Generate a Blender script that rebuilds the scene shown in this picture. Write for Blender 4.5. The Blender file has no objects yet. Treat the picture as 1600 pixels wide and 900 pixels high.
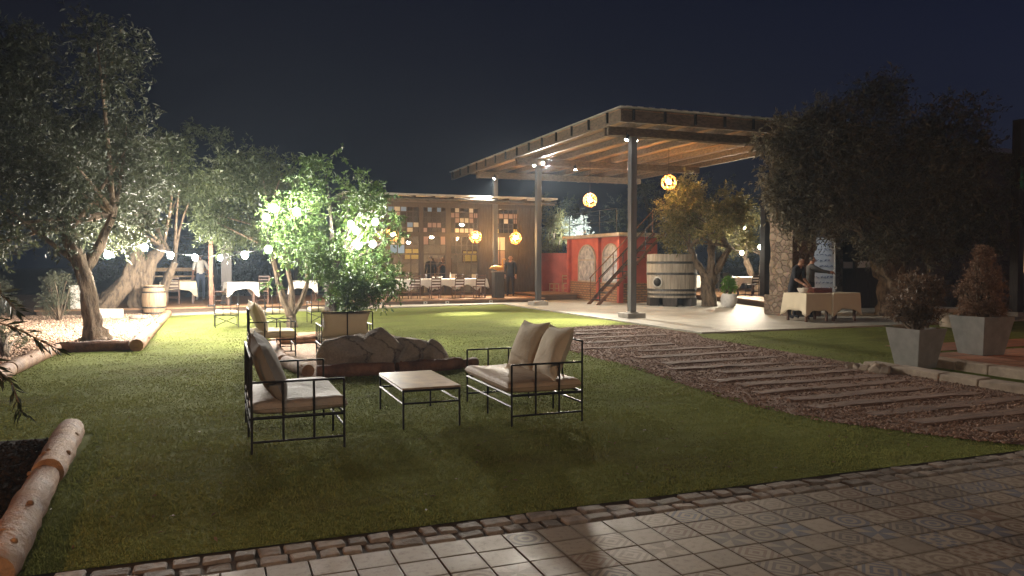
import bpy, math, random
import numpy as np
from mathutils import Vector, Matrix, Euler
R = math.radians
scene = bpy.context.scene
col = scene.collection

# ------------------------------------------------------------------ camera, world, exposure
cam = bpy.data.cameras.new('camera')
cam.sensor_width = 36.0
cam.lens = 27.0
cam.clip_start = 0.05
cam.clip_end = 3000.0
camo = bpy.data.objects.new('camera', cam)
col.objects.link(camo)
camo.location = (0, 0, 1.6)
camo.rotation_euler = (R(90) - math.atan(40 / 1200), 0, R(-21.06))
scene.camera = camo

world = bpy.data.worlds.new('World')
scene.world = world
world.use_nodes = True
wn = world.node_tree
wn.nodes.clear()
wo = wn.nodes.new('ShaderNodeOutputWorld')
wb = wn.nodes.new('ShaderNodeBackground')
sky = wn.nodes.new('ShaderNodeTexSky')
sky.sky_type = 'NISHITA'
sky.sun_disc = False
sky.sun_elevation = R(-4.0)
sky.sun_rotation = R(140)
wb.inputs['Strength'].default_value = 0.07
hs = wn.nodes.new('ShaderNodeHueSaturation')
hs.inputs['Saturation'].default_value = 0.75
wn.links.new(sky.outputs[0], hs.inputs['Color'])
tint = wn.nodes.new('ShaderNodeMix'); tint.data_type = 'RGBA'; tint.blend_type = 'MULTIPLY'
tint.inputs[0].default_value = 1.0
tint.inputs[7].default_value = (.32, .40, .95, 1)
wn.links.new(hs.outputs[0], tint.inputs[6])
# night glow of the town: brighter blue low in the sky
tcw = wn.nodes.new('ShaderNodeTexCoord'); spw = wn.nodes.new('ShaderNodeSeparateXYZ'); rmp = wn.nodes.new('ShaderNodeValToRGB')
wn.links.new(tcw.outputs['Generated'], spw.inputs[0]); wn.links.new(spw.outputs[2], rmp.inputs[0])
rmp.color_ramp.interpolation = 'EASE'
rmp.color_ramp.elements[0].position = 0.0; rmp.color_ramp.elements[0].color = (.005, .0075, .016, 1)
rmp.color_ramp.elements[1].position = 0.42; rmp.color_ramp.elements[1].color = (.0007, .0009, .0024, 1)
addw = wn.nodes.new('ShaderNodeMix'); addw.data_type = 'RGBA'; addw.blend_type = 'ADD'; addw.inputs[0].default_value = 1.0
wn.links.new(tint.outputs[2], addw.inputs[6]); wn.links.new(rmp.outputs[0], addw.inputs[7])
wn.links.new(addw.outputs[2], wb.inputs['Color'])
wn.links.new(wb.outputs[0], wo.inputs['Surface'])

scene.view_settings.view_transform = 'Standard'
scene.view_settings.look = 'None'
scene.view_settings.gamma = 1.0
scene.view_settings.use_curve_mapping = False
scene.view_settings.exposure = 3.2
cy = scene.cycles
cy.use_denoising = True
cy.max_bounces = 6
cy.diffuse_bounces = 3
cy.glossy_bounces = 3
cy.transparent_max_bounces = 12
cy.transmission_bounces = 4
cy.sample_clamp_indirect = 4.0
cy.sample_clamp_direct = 0.0
cy.caustics_reflective = False
cy.caustics_refractive = False
cy.use_light_tree = True

# brightness of each kind of lamp, watts
W_DECK, W_TREE, W_RIGHT, W_PEND, W_SPOT, W_INSIDE, W_FILL = 80, 30, 55, 28, 480, 40, 34

# ------------------------------------------------------------------ node helpers
def newmat(name):
    m = bpy.data.materials.new(name)
    m.use_nodes = True
    nt = m.node_tree
    nt.nodes.clear()
    out = nt.nodes.new('ShaderNodeOutputMaterial')
    return m, nt, out

def N(nt, t, **kw):
    n = nt.nodes.new(t)
    for k, v in kw.items():
        if k in n.inputs.keys():
            n.inputs[k].default_value = v
        else:
            setattr(n, k, v)
    return n

def c4(c):
    return (c[0], c[1], c[2], 1.0)

def mat(name, c1, c2=None, scale=6.0, rough=0.7, bump=0.2, bscale=None, stretch=(1, 1, 1), metal=0.0, detail=6.0,
        c3=None, spec=0.4, dist=0.01, lo=0.35, hi=0.65, island=0.0):
    c2 = c2 or tuple(v * 0.6 for v in c1)
    m, nt, out = newmat(name)
    L = nt.links.new
    tc = N(nt, 'ShaderNodeTexCoord')
    mp = N(nt, 'ShaderNodeMapping')
    mp.inputs['Scale'].default_value = stretch
    L(tc.outputs['Object'], mp.inputs['Vector'])
    no = N(nt, 'ShaderNodeTexNoise', Scale=scale, Detail=detail, Roughness=0.6)
    L(mp.outputs[0], no.inputs['Vector'])
    cr = N(nt, 'ShaderNodeValToRGB')
    cr.color_ramp.elements[0].position = lo
    cr.color_ramp.elements[1].position = hi
    cr.color_ramp.elements[0].color = c4(c2)
    cr.color_ramp.elements[1].color = c4(c1)
    if c3:
        e = cr.color_ramp.elements.new((lo + hi) / 2)
        e.color = c4(c3)
    L(no.outputs['Fac'], cr.inputs['Fac'])
    b = N(nt, 'ShaderNodeBsdfPrincipled')
    b.inputs['Metallic'].default_value = metal
    b.inputs['Specular IOR Level'].default_value = spec
    if island:
        ge = N(nt, 'ShaderNodeNewGeometry')
        h = N(nt, 'ShaderNodeHueSaturation')
        mr = N(nt, 'ShaderNodeMapRange')
        mr.inputs['To Min'].default_value = 1 - island
        mr.inputs['To Max'].default_value = 1 + island
        L(ge.outputs['Random Per Island'], mr.inputs['Value'])
        L(mr.outputs[0], h.inputs['Value'])
        L(cr.outputs[0], h.inputs['Color'])
        L(h.outputs[0], b.inputs['Base Color'])
    else:
        L(cr.outputs[0], b.inputs['Base Color'])
    rr = N(nt, 'ShaderNodeMapRange')
    rr.inputs['To Min'].default_value = max(0.02, rough - 0.1)
    rr.inputs['To Max'].default_value = min(1, rough + 0.1)
    L(no.outputs['Fac'], rr.inputs['Value'])
    L(rr.outputs[0], b.inputs['Roughness'])
    if bump:
        n2 = N(nt, 'ShaderNodeTexNoise', Scale=bscale or scale * 4, Detail=8.0, Roughness=0.65)
        L(mp.outputs[0], n2.inputs['Vector'])
        bp = N(nt, 'ShaderNodeBump', Strength=bump, Distance=dist)
        L(n2.outputs['Fac'], bp.inputs['Height'])
        L(bp.outputs[0], b.inputs['Normal'])
    L(b.outputs[0], out.inputs['Surface'])
    return m

def emis(name, c, strength):
    m, nt, out = newmat(name)
    e = N(nt, 'ShaderNodeEmission', Strength=strength)
    e.inputs['Color'].default_value = c4(c)
    nt.links.new(e.outputs[0], out.inputs['Surface'])
    return m

def watts(P, r):                     # radiance of a sphere lamp of radius r that gives off P watts
    return P / (4 * math.pi ** 2 * r * r)

def leafmat(name, c1, c2, trans=0.35, rough=0.45):
    m, nt, out = newmat(name)
    L = nt.links.new
    ge = N(nt, 'ShaderNodeNewGeometry')
    cr = N(nt, 'ShaderNodeValToRGB')
    cr.color_ramp.elements[0].color = c4(c2)
    cr.color_ramp.elements[1].color = c4(c1)
    L(ge.outputs['Random Per Island'], cr.inputs['Fac'])
    b = N(nt, 'ShaderNodeBsdfPrincipled', Roughness=rough)
    b.inputs['Specular IOR Level'].default_value = 0.35
    L(cr.outputs[0], b.inputs['Base Color'])
    t = N(nt, 'ShaderNodeBsdfTranslucent')
    h = N(nt, 'ShaderNodeHueSaturation', Hue=0.485, Saturation=1.1, Value=1.3)
    L(cr.outputs[0], h.inputs['Color'])
    L(h.outputs[0], t.inputs['Color'])
    mx = N(nt, 'ShaderNodeMixShader', Fac=trans)
    L(b.outputs[0], mx.inputs[1])
    L(t.outputs[0], mx.inputs[2])
    L(mx.outputs[0], out.inputs['Surface'])
    return m

def clothmat(name, c, rough=0.9, trans=0.15, fold=0.35):
    m, nt, out = newmat(name)
    L = nt.links.new
    tc = N(nt, 'ShaderNodeTexCoord')
    no = N(nt, 'ShaderNodeTexNoise', Scale=5.0, Detail=3.0)
    L(tc.outputs['Object'], no.inputs['Vector'])
    cr = N(nt, 'ShaderNodeValToRGB')
    cr.color_ramp.elements[0].color = c4([v * 0.86 for v in c])
    cr.color_ramp.elements[1].color = c4(c)
    L(no.outputs['Fac'], cr.inputs['Fac'])
    b = N(nt, 'ShaderNodeBsdfPrincipled', Roughness=rough)
    b.inputs['Specular IOR Level'].default_value = 0.15
    L(cr.outputs[0], b.inputs['Base Color'])
    n2 = N(nt, 'ShaderNodeTexNoise', Scale=9.0, Detail=4.0, Distortion=1.2)
    L(tc.outputs['Object'], n2.inputs['Vector'])
    bp = N(nt, 'ShaderNodeBump', Strength=fold, Distance=0.02)
    L(n2.outputs['Fac'], bp.inputs['Height'])
    L(bp.outputs[0], b.inputs['Normal'])
    if trans:
        t = N(nt, 'ShaderNodeBsdfTranslucent')
        t.inputs['Color'].default_value = c4(c)
        mx = N(nt, 'ShaderNodeMixShader', Fac=trans)
        L(b.outputs[0], mx.inputs[1])
        L(t.outputs[0], mx.inputs[2])
        L(mx.outputs[0], out.inputs['Surface'])
    else:
        L(b.outputs[0], out.inputs['Surface'])
    return m

def glassmat(name, tint, rough=0.05, alpha=0.25, rgb=None):
    m, nt, out = newmat(name)
    L = nt.links.new
    tr = N(nt, 'ShaderNodeBsdfTransparent')
    tr.inputs['Color'].default_value = c4(tint)
    b = N(nt, 'ShaderNodeBsdfPrincipled', Roughness=rough)
    b.inputs['Base Color'].default_value = c4(rgb or (0.02, 0.02, 0.02))
    mx = N(nt, 'ShaderNodeMixShader', Fac=alpha)
    L(tr.outputs[0], mx.inputs[1])
    L(b.outputs[0], mx.inputs[2])
    L(mx.outputs[0], out.inputs['Surface'])
    return m

def frosted(name, c):
    m, nt, out = newmat(name)
    L = nt.links.new
    d = N(nt, 'ShaderNodeBsdfPrincipled', Roughness=0.35)
    d.inputs['Base Color'].default_value = c4(c)
    t = N(nt, 'ShaderNodeBsdfTranslucent')
    t.inputs['Color'].default_value = c4(c)
    mx = N(nt, 'ShaderNodeMixShader', Fac=0.5)
    L(d.outputs[0], mx.inputs[1])
    L(t.outputs[0], mx.inputs[2])
    L(mx.outputs[0], out.inputs['Surface'])
    return m

def brickmat(name, c1, c2, mortar, scale, bw, bh, rough=0.85, axes='XZ', mort=0.02, dirt=0.5, bump=0.6):
    m, nt, out = newmat(name)
    L = nt.links.new
    tc = N(nt, 'ShaderNodeTexCoord')
    sp = N(nt, 'ShaderNodeSeparateXYZ')
    cb = N(nt, 'ShaderNodeCombineXYZ')
    L(tc.outputs['Object'], sp.inputs[0])
    if axes == 'WALL':                     # runs round corners: x + y along, z up
        ad = N(nt, 'ShaderNodeMath', operation='ADD')
        L(sp.outputs[0], ad.inputs[0]); L(sp.outputs[1], ad.inputs[1])
        L(ad.outputs[0], cb.inputs[0]); L(sp.outputs[2], cb.inputs[1])
    else:
        L(sp.outputs[axes[0]], cb.inputs[0]); L(sp.outputs[axes[1]], cb.inputs[1])
    nz = N(nt, 'ShaderNodeTexNoise', Scale=5.0, Detail=3.0)
    L(tc.outputs['Object'], nz.inputs['Vector'])
    va = N(nt, 'ShaderNodeVectorMath', operation='MULTIPLY_ADD')
    va.inputs[1].default_value = (0.03, 0.03, 0.03)
    L(nz.outputs['Color'], va.inputs[0]); L(cb.outputs[0], va.inputs[2])
    br = N(nt, 'ShaderNodeTexBrick', Scale=scale)
    br.inputs['Color1'].default_value = c4(c1)
    br.inputs['Color2'].default_value = c4(c2)
    br.inputs['Mortar'].default_value = c4(mortar)
    br.inputs['Mortar Size'].default_value = mort
    br.inputs['Mortar Smooth'].default_value = 0.3
    br.inputs['Brick Width'].default_value = bw
    br.inputs['Row Height'].default_value = bh
    L(va.outputs[0], br.inputs['Vector'])
    n2 = N(nt, 'ShaderNodeTexNoise', Scale=14.0, Detail=8.0)
    L(tc.outputs['Object'], n2.inputs['Vector'])
    mx = N(nt, 'ShaderNodeMix', data_type='RGBA', blend_type='MULTIPLY')
    mx.inputs[0].default_value = dirt
    L(br.outputs['Color'], mx.inputs[6]); L(n2.outputs['Color'], mx.inputs[7])
    b = N(nt, 'ShaderNodeBsdfPrincipled', Roughness=rough)
    L(mx.outputs[2], b.inputs['Base Color'])
    mt = N(nt, 'ShaderNodeMath', operation='MULTIPLY_ADD')
    mt.inputs[1].default_value = -1.0
    L(br.outputs['Fac'], mt.inputs[0]); L(n2.outputs['Fac'], mt.inputs[2])
    bp = N(nt, 'ShaderNodeBump', Strength=bump, Distance=0.015)
    L(mt.outputs[0], bp.inputs['Height'])
    L(bp.outputs[0], b.inputs['Normal'])
    L(b.outputs[0], out.inputs['Surface'])
    return m

def stonemat(name, c1, c2, c3, mortar, scale=2.6):
    m, nt, out = newmat(name)
    L = nt.links.new
    tc = N(nt, 'ShaderNodeTexCoord')
    nz = N(nt, 'ShaderNodeTexNoise', Scale=3.0, Detail=4.0)
    L(tc.outputs['Object'], nz.inputs['Vector'])
    va = N(nt, 'ShaderNodeVectorMath', operation='MULTIPLY_ADD')
    va.inputs[1].default_value = (0.25, 0.25, 0.25)
    L(nz.outputs['Color'], va.inputs[0]); L(tc.outputs['Object'], va.inputs[2])
    mp = N(nt, 'ShaderNodeMapping')
    mp.inputs['Scale'].default_value = (1, 1, 1.5)
    L(va.outputs[0], mp.inputs[0])
    v = N(nt, 'ShaderNodeTexVoronoi', Scale=scale)
    ve = N(nt, 'ShaderNodeTexVoronoi', Scale=scale, feature='DISTANCE_TO_EDGE')
    L(mp.outputs[0], v.inputs['Vector']); L(mp.outputs[0], ve.inputs['Vector'])
    sp = N(nt, 'ShaderNodeSeparateColor')
    L(v.outputs['Color'], sp.inputs[0])
    cr = N(nt, 'ShaderNodeValToRGB')
    cr.color_ramp.elements[0].color = c4(c1)
    cr.color_ramp.elements[1].color = c4(c3)
    e = cr.color_ramp.elements.new(0.5); e.color = c4(c2)
    L(sp.outputs[0], cr.inputs[0])
    n2 = N(nt, 'ShaderNodeTexNoise', Scale=16.0, Detail=8.0)
    L(tc.outputs['Object'], n2.inputs['Vector'])
    mx = N(nt, 'ShaderNodeMix', data_type='RGBA', blend_type='MULTIPLY')
    mx.inputs[0].default_value = 0.6
    L(cr.outputs[0], mx.inputs[6]); L(n2.outputs['Color'], mx.inputs[7])
    sm = N(nt, 'ShaderNodeMapRange')
    sm.inputs['From Max'].default_value = 0.07
    L(ve.outputs['Distance'], sm.inputs['Value'])
    m2 = N(nt, 'ShaderNodeMix', data_type='RGBA')
    m2.inputs[6].default_value = c4(mortar)
    L(sm.outputs[0], m2.inputs[0]); L(mx.outputs[2], m2.inputs[7])
    b = N(nt, 'ShaderNodeBsdfPrincipled', Roughness=0.9)
    L(m2.outputs[2], b.inputs['Base Color'])
    ad = N(nt, 'ShaderNodeMath', operation='MULTIPLY_ADD')
    ad.inputs[1].default_value = 0.3
    L(n2.outputs['Fac'], ad.inputs[0]); L(sm.outputs[0], ad.inputs[2])
    bp = N(nt, 'ShaderNodeBump', Strength=1.0, Distance=0.05)
    L(ad.outputs[0], bp.inputs['Height'])
    L(bp.outputs[0], b.inputs['Normal'])
    L(b.outputs[0], out.inputs['Surface'])
    return m

# ------------------------------------------------------------------ mesh builder
class MB:
    def __init__(s):
        s.v, s.f, s.k, s.cur = [], [], [], 0
    def add(s, vs, fs):
        o = len(s.v)
        s.v += [tuple(v) for v in vs]
        s.f += [tuple(i + o for i in f) for f in fs]
        s.k += [s.cur] * len(fs)
        return s
    def box(s, c, d, rot=(0, 0, 0), jit=0.0, rng=None, taper=1.0):
        e = Euler(rot).to_matrix()
        vs = []
        for z in (-.5, .5):
            t = taper if z > 0 else 1.0
            for x, y in ((-.5, -.5), (.5, -.5), (.5, .5), (-.5, .5)):
                p = Vector((x * d[0] * t, y * d[1] * t, z * d[2]))
                if jit:
                    p += Vector([(rng or random).uniform(-jit, jit) for _ in range(3)])
                vs.append(e @ p + Vector(c))
        return s.add(vs, [(3, 2, 1, 0), (4, 5, 6, 7), (0, 1, 5, 4), (1, 2, 6, 5), (2, 3, 7, 6), (3, 0, 4, 7)])
    def span(s, a, b):               # axis box between two corners
        return s.box([(a[i] + b[i]) / 2 for i in range(3)], [abs(a[i] - b[i]) for i in range(3)])
    def tube(s, pts, rad, n=8, wob=0.0, rng=None, flute=0.0, fk=5, twist=0.0):
        pts = [Vector(p) for p in pts]
        if not hasattr(rad, '__len__'):
            rad = [rad] * len(pts)
        vs, fs = [], []
        up = None
        for i, p in enumerate(pts):
            d = (pts[min(i + 1, len(pts) - 1)] - pts[max(i - 1, 0)]).normalized()
            if up is None:
                up = Vector((0, 1, 0)) if abs(d.y) < .8 else Vector((1, 0, 0))
            a = (up - d * up.dot(d)).normalized()
            b = d.cross(a)
            up = a
            for j in range(n):
                t = 2 * math.pi * j / n
                r = rad[i]
                if flute:
                    r *= 1 + flute * math.sin(fk * t + twist * i) + flute * .5 * math.sin((fk + 3) * t - twist * .7 * i + 1)
                if wob:
                    r *= 1 + (rng or random).uniform(-wob, wob)
                vs.append(p + (a * math.cos(t) + b * math.sin(t)) * r)
        for i in range(len(pts) - 1):
            for j in range(n):
                k = (j + 1) % n
                fs.append((i * n + j, i * n + k, (i + 1) * n + k, (i + 1) * n + j))
        fs.append(tuple(range(n - 1, -1, -1)))
        fs.append(tuple((len(pts) - 1) * n + j for j in range(n)))
        return s.add(vs, fs)
    def bar(s, a, b, r, n=6):
        return s.tube([a, b], r, n)
    def lathe(s, prof, c=(0, 0, 0), n=24):
        vs, fs = [], []
        for r, z in prof:
            for j in range(n):
                t = 2 * math.pi * j / n
                vs.append((c[0] + r * math.cos(t), c[1] + r * math.sin(t), c[2] + z))
        for i in range(len(prof) - 1):
            for j in range(n):
                k = (j + 1) % n
                fs.append((i * n + j, i * n + k, (i + 1) * n + k, (i + 1) * n + j))
        fs.append(tuple(range(n - 1, -1, -1)))
        fs.append(tuple((len(prof) - 1) * n + j for j in range(n)))
        return s.add(vs, fs)
    def ball(s, c, r, n=12, m=8, sc=(1, 1, 1)):
        vs, fs = [], []
        for i in range(1, m):
            a = math.pi * i / m
            for j in range(n):
                t = 2 * math.pi * j / n
                vs.append((c[0] + r * sc[0] * math.sin(a) * math.cos(t), c[1] + r * sc[1] * math.sin(a) * math.sin(t), c[2] + r * sc[2] * math.cos(a)))
        o = len(vs)
        vs += [(c[0], c[1], c[2] + r * sc[2]), (c[0], c[1], c[2] - r * sc[2])]
        for i in range(m - 2):
            for j in range(n):
                k = (j + 1) % n
                fs.append((i * n + j, (i + 1) * n + j, (i + 1) * n + k, i * n + k))
        for j in range(n):
            k = (j + 1) % n
            fs.append((o, j, k))
            fs.append((o + 1, (m - 2) * n + k, (m - 2) * n + j))
        return s.add(vs, fs)
    def prism(s, poly, z0, z1):
        n = len(poly)
        vs = [(x, y, z0) for x, y in poly] + [(x, y, z1) for x, y in poly]
        fs = [tuple(range(n - 1, -1, -1)), tuple(range(n, 2 * n))]
        for i in range(n):
            k = (i + 1) % n
            fs.append((i, k, n + k, n + i))
        return s.add(vs, fs)
    def extrude(s, poly, a, b):      # polygon in x,z pushed along y from a to b
        n = len(poly)
        vs = [(x, a, z) for x, z in poly] + [(x, b, z) for x, z in poly]
        fs = [tuple(range(n)), tuple(range(2 * n - 1, n - 1, -1))]
        for i in range(n):
            k = (i + 1) % n
            fs.append((k, i, n + i, n + k))
        return s.add(vs, fs)
    def torus(s, c, r, t, rot=(0, 0, 0), n=20, m=6):
        e = Euler(rot).to_matrix()
        vs, fs = [], []
        for i in range(n):
            a = 2 * math.pi * i / n
            for j in range(m):
                b = 2 * math.pi * j / m
                p = Vector(((r + t * math.cos(b)) * math.cos(a), (r + t * math.cos(b)) * math.sin(a), t * math.sin(b)))
                vs.append(e @ p + Vector(c))
        for i in range(n):
            for j in range(m):
                fs.append((i * m + j, ((i + 1) % n) * m + j, ((i + 1) % n) * m + (j + 1) % m, i * m + (j + 1) % m))
        return s.add(vs, fs)
    def build(s, name, mats, parent=None, smooth=False, bevel=0.0, loc=None):
        me = bpy.data.meshes.new(name)
        me.from_pydata(s.v, [], s.f)
        if not isinstance(mats, (list, tuple)):
            mats = [mats]
        for m in mats:
            me.materials.append(m)
        if len(mats) > 1:
            me.polygons.foreach_set('material_index', s.k)
        if smooth:
            me.polygons.foreach_set('use_smooth', [True] * len(me.polygons))
            if smooth != 'all':
                try:
                    me.set_sharp_from_angle(angle=R(40))
                except Exception:
                    pass
        me.update()
        o = bpy.data.objects.new(name, me)
        col.objects.link(o)
        if parent:
            o.parent = parent
        if loc is not None:
            o.location = loc
        if bevel:
            b = o.modifiers.new('bevel', 'BEVEL')
            b.width = bevel
            b.segments = 2
            b.limit_method = 'ANGLE'
        return o

def tag(o, label=None, cat=None, group=None, kind=None):
    if label: o['label'] = label
    if cat: o['category'] = cat
    if group: o['group'] = group
    if kind: o['kind'] = kind
    return o

def thing(name, label, cat, loc=(0, 0, 0), rz=0.0, group=None):
    o = bpy.data.objects.new(name, None)
    o.empty_display_size = 0.2
    col.objects.link(o)
    o.location = loc
    o.rotation_euler = (0, 0, rz)
    return tag(o, label, cat, group)

def dup(root, loc, rz=0.0, label=None, group=None):
    r = root.copy()
    col.objects.link(r)
    r.location = loc
    r.rotation_euler = (0, 0, rz)
    if label: r['label'] = label
    if group: r['group'] = group
    for ch in list(root.children):
        c = ch.copy()
        col.objects.link(c)
        c.parent = r
        for g in list(ch.children):
            d = g.copy()
            col.objects.link(d)
            d.parent = c
    return r

def np_mesh(name, verts, quads, mats, parent=None):
    me = bpy.data.meshes.new(name)
    nv, nf = len(verts), len(quads)
    k = quads.shape[1]
    me.vertices.add(nv)
    me.vertices.foreach_set('co', verts.astype(np.float32).ravel())
    me.loops.add(nf * k)
    me.loops.foreach_set('vertex_index', quads.astype(np.int32).ravel())
    me.polygons.add(nf)
    me.polygons.foreach_set('loop_start', np.arange(0, nf * k, k, dtype=np.int32))
    me.update(calc_edges=True)
    me.validate()
    me.materials.append(mats)
    o = bpy.data.objects.new(name, me)
    col.objects.link(o)
    if parent: o.parent = parent
    return o

def unit(a):
    return a / np.maximum(np.linalg.norm(a, axis=-1, keepdims=True), 1e-9)

def leaf_arrays(p, d, n, L, W):
    """one bent diamond per leaf"""
    s = unit(np.cross(d, n))
    n2 = np.cross(s, d)
    L = L[:, None]; W = W[:, None]
    v0 = p
    v1 = p + d * L * .45 + s * W * .5 + n2 * W * .18
    v2 = p + d * L - n2 * L * .10
    v3 = p + d * L * .45 - s * W * .5 + n2 * W * .18
    v = np.stack([v0, v1, v2, v3], 1).reshape(-1, 3)
    q = np.arange(len(p) * 4).reshape(-1, 4)
    return v, q

def foliage(name, clumps, n_leaf, size, aspect, m, parent, seed, droop=0.1, per=12, keep=None):
    """clumps: (x, y, z, r). Leaves sit along many small twigs inside every clump."""
    g = np.random.default_rng(seed)
    cl = np.array(clumps, float)
    w = cl[:, 3] ** 2.2
    nt = max(1, n_leaf // per)
    ci = g.choice(len(cl), nt, p=w / w.sum())
    d = unit(g.normal(size=(nt, 3)))
    rad = cl[ci, 3]
    st = cl[ci, :3] + d * rad[:, None] * (g.random((nt, 1)) ** .6) * .75
    td = unit(d + g.normal(size=(nt, 3)) * .7 + np.array([0, 0, -droop]))
    tl = rad * g.uniform(.3, .75, nt)
    ti = np.repeat(np.arange(nt), per)
    f = np.tile(np.linspace(.05, 1, per), nt)
    pos = st[ti] + td[ti] * (tl[ti] * f)[:, None]
    pos[:, 2] -= droop * tl[ti] * f ** 2
    ld = unit(td[ti] * .6 + unit(g.normal(size=(nt * per, 3))) + np.array([0, 0, -droop]))
    ln = unit(g.normal(size=(nt * per, 3)) + np.array([0, 0, .9]))
    L = size * np.clip(g.lognormal(-.08, .32, nt * per), .4, 1.8)
    for k, rk in keep or []:                 # no leaf touches a hot bulb
        far = np.linalg.norm(pos + ld * (L * .5)[:, None] - np.array(k), axis=1) > rk * (.8 + .4 * np.sin(pos[:, 0] * 31 + pos[:, 2] * 23))
        pos, ld, ln, L = pos[far], ld[far], ln[far], L[far]
    v, q = leaf_arrays(pos, ld, ln, L, L * aspect)
    return np_mesh(name, v, q, m, parent)

def clump_cloud(rng, c, r, n, cr, inner=.45, zlo=-1.0):
    out = []
    while len(out) < n:
        d = Vector((rng.gauss(0, 1), rng.gauss(0, 1), rng.gauss(0, 1))).normalized()
        if d.z < zlo: continue
        k = inner + (1 - inner) * rng.random() ** .7
        out.append((c[0] + d.x * r[0] * k, c[1] + d.y * r[1] * k, c[2] + d.z * r[2] * k, cr * rng.uniform(.6, 1.3)))
    return out

def limbs(mb, rng, frm, r0, clumps, n, m=7):
    for c in rng.sample(clumps, min(n, len(clumps))):
        a = Vector(rng.choice(frm)); b = Vector(c[:3])
        mid = a.lerp(b, .5) + Vector((rng.uniform(-.2, .2), rng.uniform(-.2, .2), rng.uniform(-.05, .3))) * (b - a).length * .5
        pts, rad = [], []
        for i in range(6):
            t = i / 5
            pts.append(a * (1 - t) ** 2 + mid * 2 * t * (1 - t) + b * t * t)
            rad.append(r0 * (1 - t) + .012)
        mb.tube(pts, rad, m, wob=.12, rng=rng)

def wander(rng, a, b, n, amp):
    a, b = Vector(a), Vector(b)
    return [a.lerp(b, i / (n - 1)) + (Vector((rng.uniform(-amp, amp), rng.uniform(-amp, amp), rng.uniform(-amp, amp) * .4)) if 0 < i < n - 1 else Vector()) for i in range(n)]

# ------------------------------------------------------------------ materials
M = {}
M['iron'] = mat('black_iron', (.035, .032, .03), (.015, .014, .014), 20, .5, .15, metal=.6)
M['steel'] = mat('grey_steel_post', (.16, .16, .165), (.09, .09, .095), 3, .42, .08, metal=.5, stretch=(1, 1, .2))
M['darkwood'] = mat('dark_wood', (.058, .046, .038), (.03, .022, .018), 5, .6, .35, stretch=(6, 6, .6))
M['darkwood_x'] = mat('dark_wood_level', (.12, .075, .048), (.05, .032, .02), 5, .6, .35, stretch=(.6, 6, 6))
M['beam'] = mat('roof_beam_wood', (.15, .105, .07), (.07, .048, .032), 5, .7, .35, stretch=(1.5, 1.5, 4))
M['board'] = mat('roof_boards', (.38, .23, .12), (.22, .125, .06), 4, .65, .3, stretch=(7, .5, 4))
M['zinc'] = mat('roof_sheet', (.5, .47, .42), (.32, .3, .27), 3, .5, .2, metal=.2)
M['deckboard'] = mat('deck_boards', (.30, .165, .085), (.17, .09, .045), 4, .55, .35, stretch=(.5, 9, 4))
M['log'] = mat('log_wood', (.34, .19, .095), (.16, .08, .04), 4, .75, .8, 18, dist=.03, c3=(.25, .13, .065))
M['redlog'] = mat('red_log_wood', (.20, .095, .055), (.08, .038, .025), 5, .75, .8, 18, dist=.03)
M['sleeper'] = mat('sleeper_wood', (.17, .092, .06), (.075, .04, .027), 3, .85, .8, 10, stretch=(.7, 8, 6), dist=.03)
M['bark'] = mat('olive_bark', (.19, .135, .09), (.055, .038, .026), 5, .95, 1.0, 9, stretch=(2.2, 2.2, .7), dist=.06, c3=(.14, .1, .065))
M['darkbark'] = mat('citrus_bark', (.055, .043, .034), (.026, .02, .016), 6, .95, .9, 12, dist=.03)
M['cushion'] = clothmat('linen_cushion', (.46, .385, .285), fold=.45, trans=0)
M['cushion_grey_shaded'] = clothmat('grey_shaded_cushion', (.23, .215, .195), fold=.5, trans=0)  # darker cloth: shade on the left loveseat's back cushions put into the colour
M['seat_grey'] = clothmat('grey_brown_seat_cushion', (.31, .255, .20), rough=.6, fold=.9, trans=0)
M['cushion2'] = clothmat('leather_seat_cushion', (.36, .255, .165), rough=.6, fold=.5, trans=0)
M['cushion3'] = clothmat('cream_cushion', (.62, .53, .36), fold=.3, trans=0)
M['cloth'] = clothmat('white_tablecloth', (.78, .74, .68), fold=.3)
M['cloth2'] = clothmat('cream_tablecloth', (.66, .57, .42), fold=.3)
M['chairwood'] = mat('chair_wood', (.12, .06, .035), (.06, .03, .018), 8, .45, .1)
M['palewood'] = mat('pale_stool_wood', (.5, .34, .18), (.36, .23, .11), 8, .6, .1)
M['rock'] = mat('boulder_rock', (.33, .275, .225), (.17, .138, .112), 2.2, .9, 1.0, 9, dist=.06, c3=(.25, .205, .168), detail=10)
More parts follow.
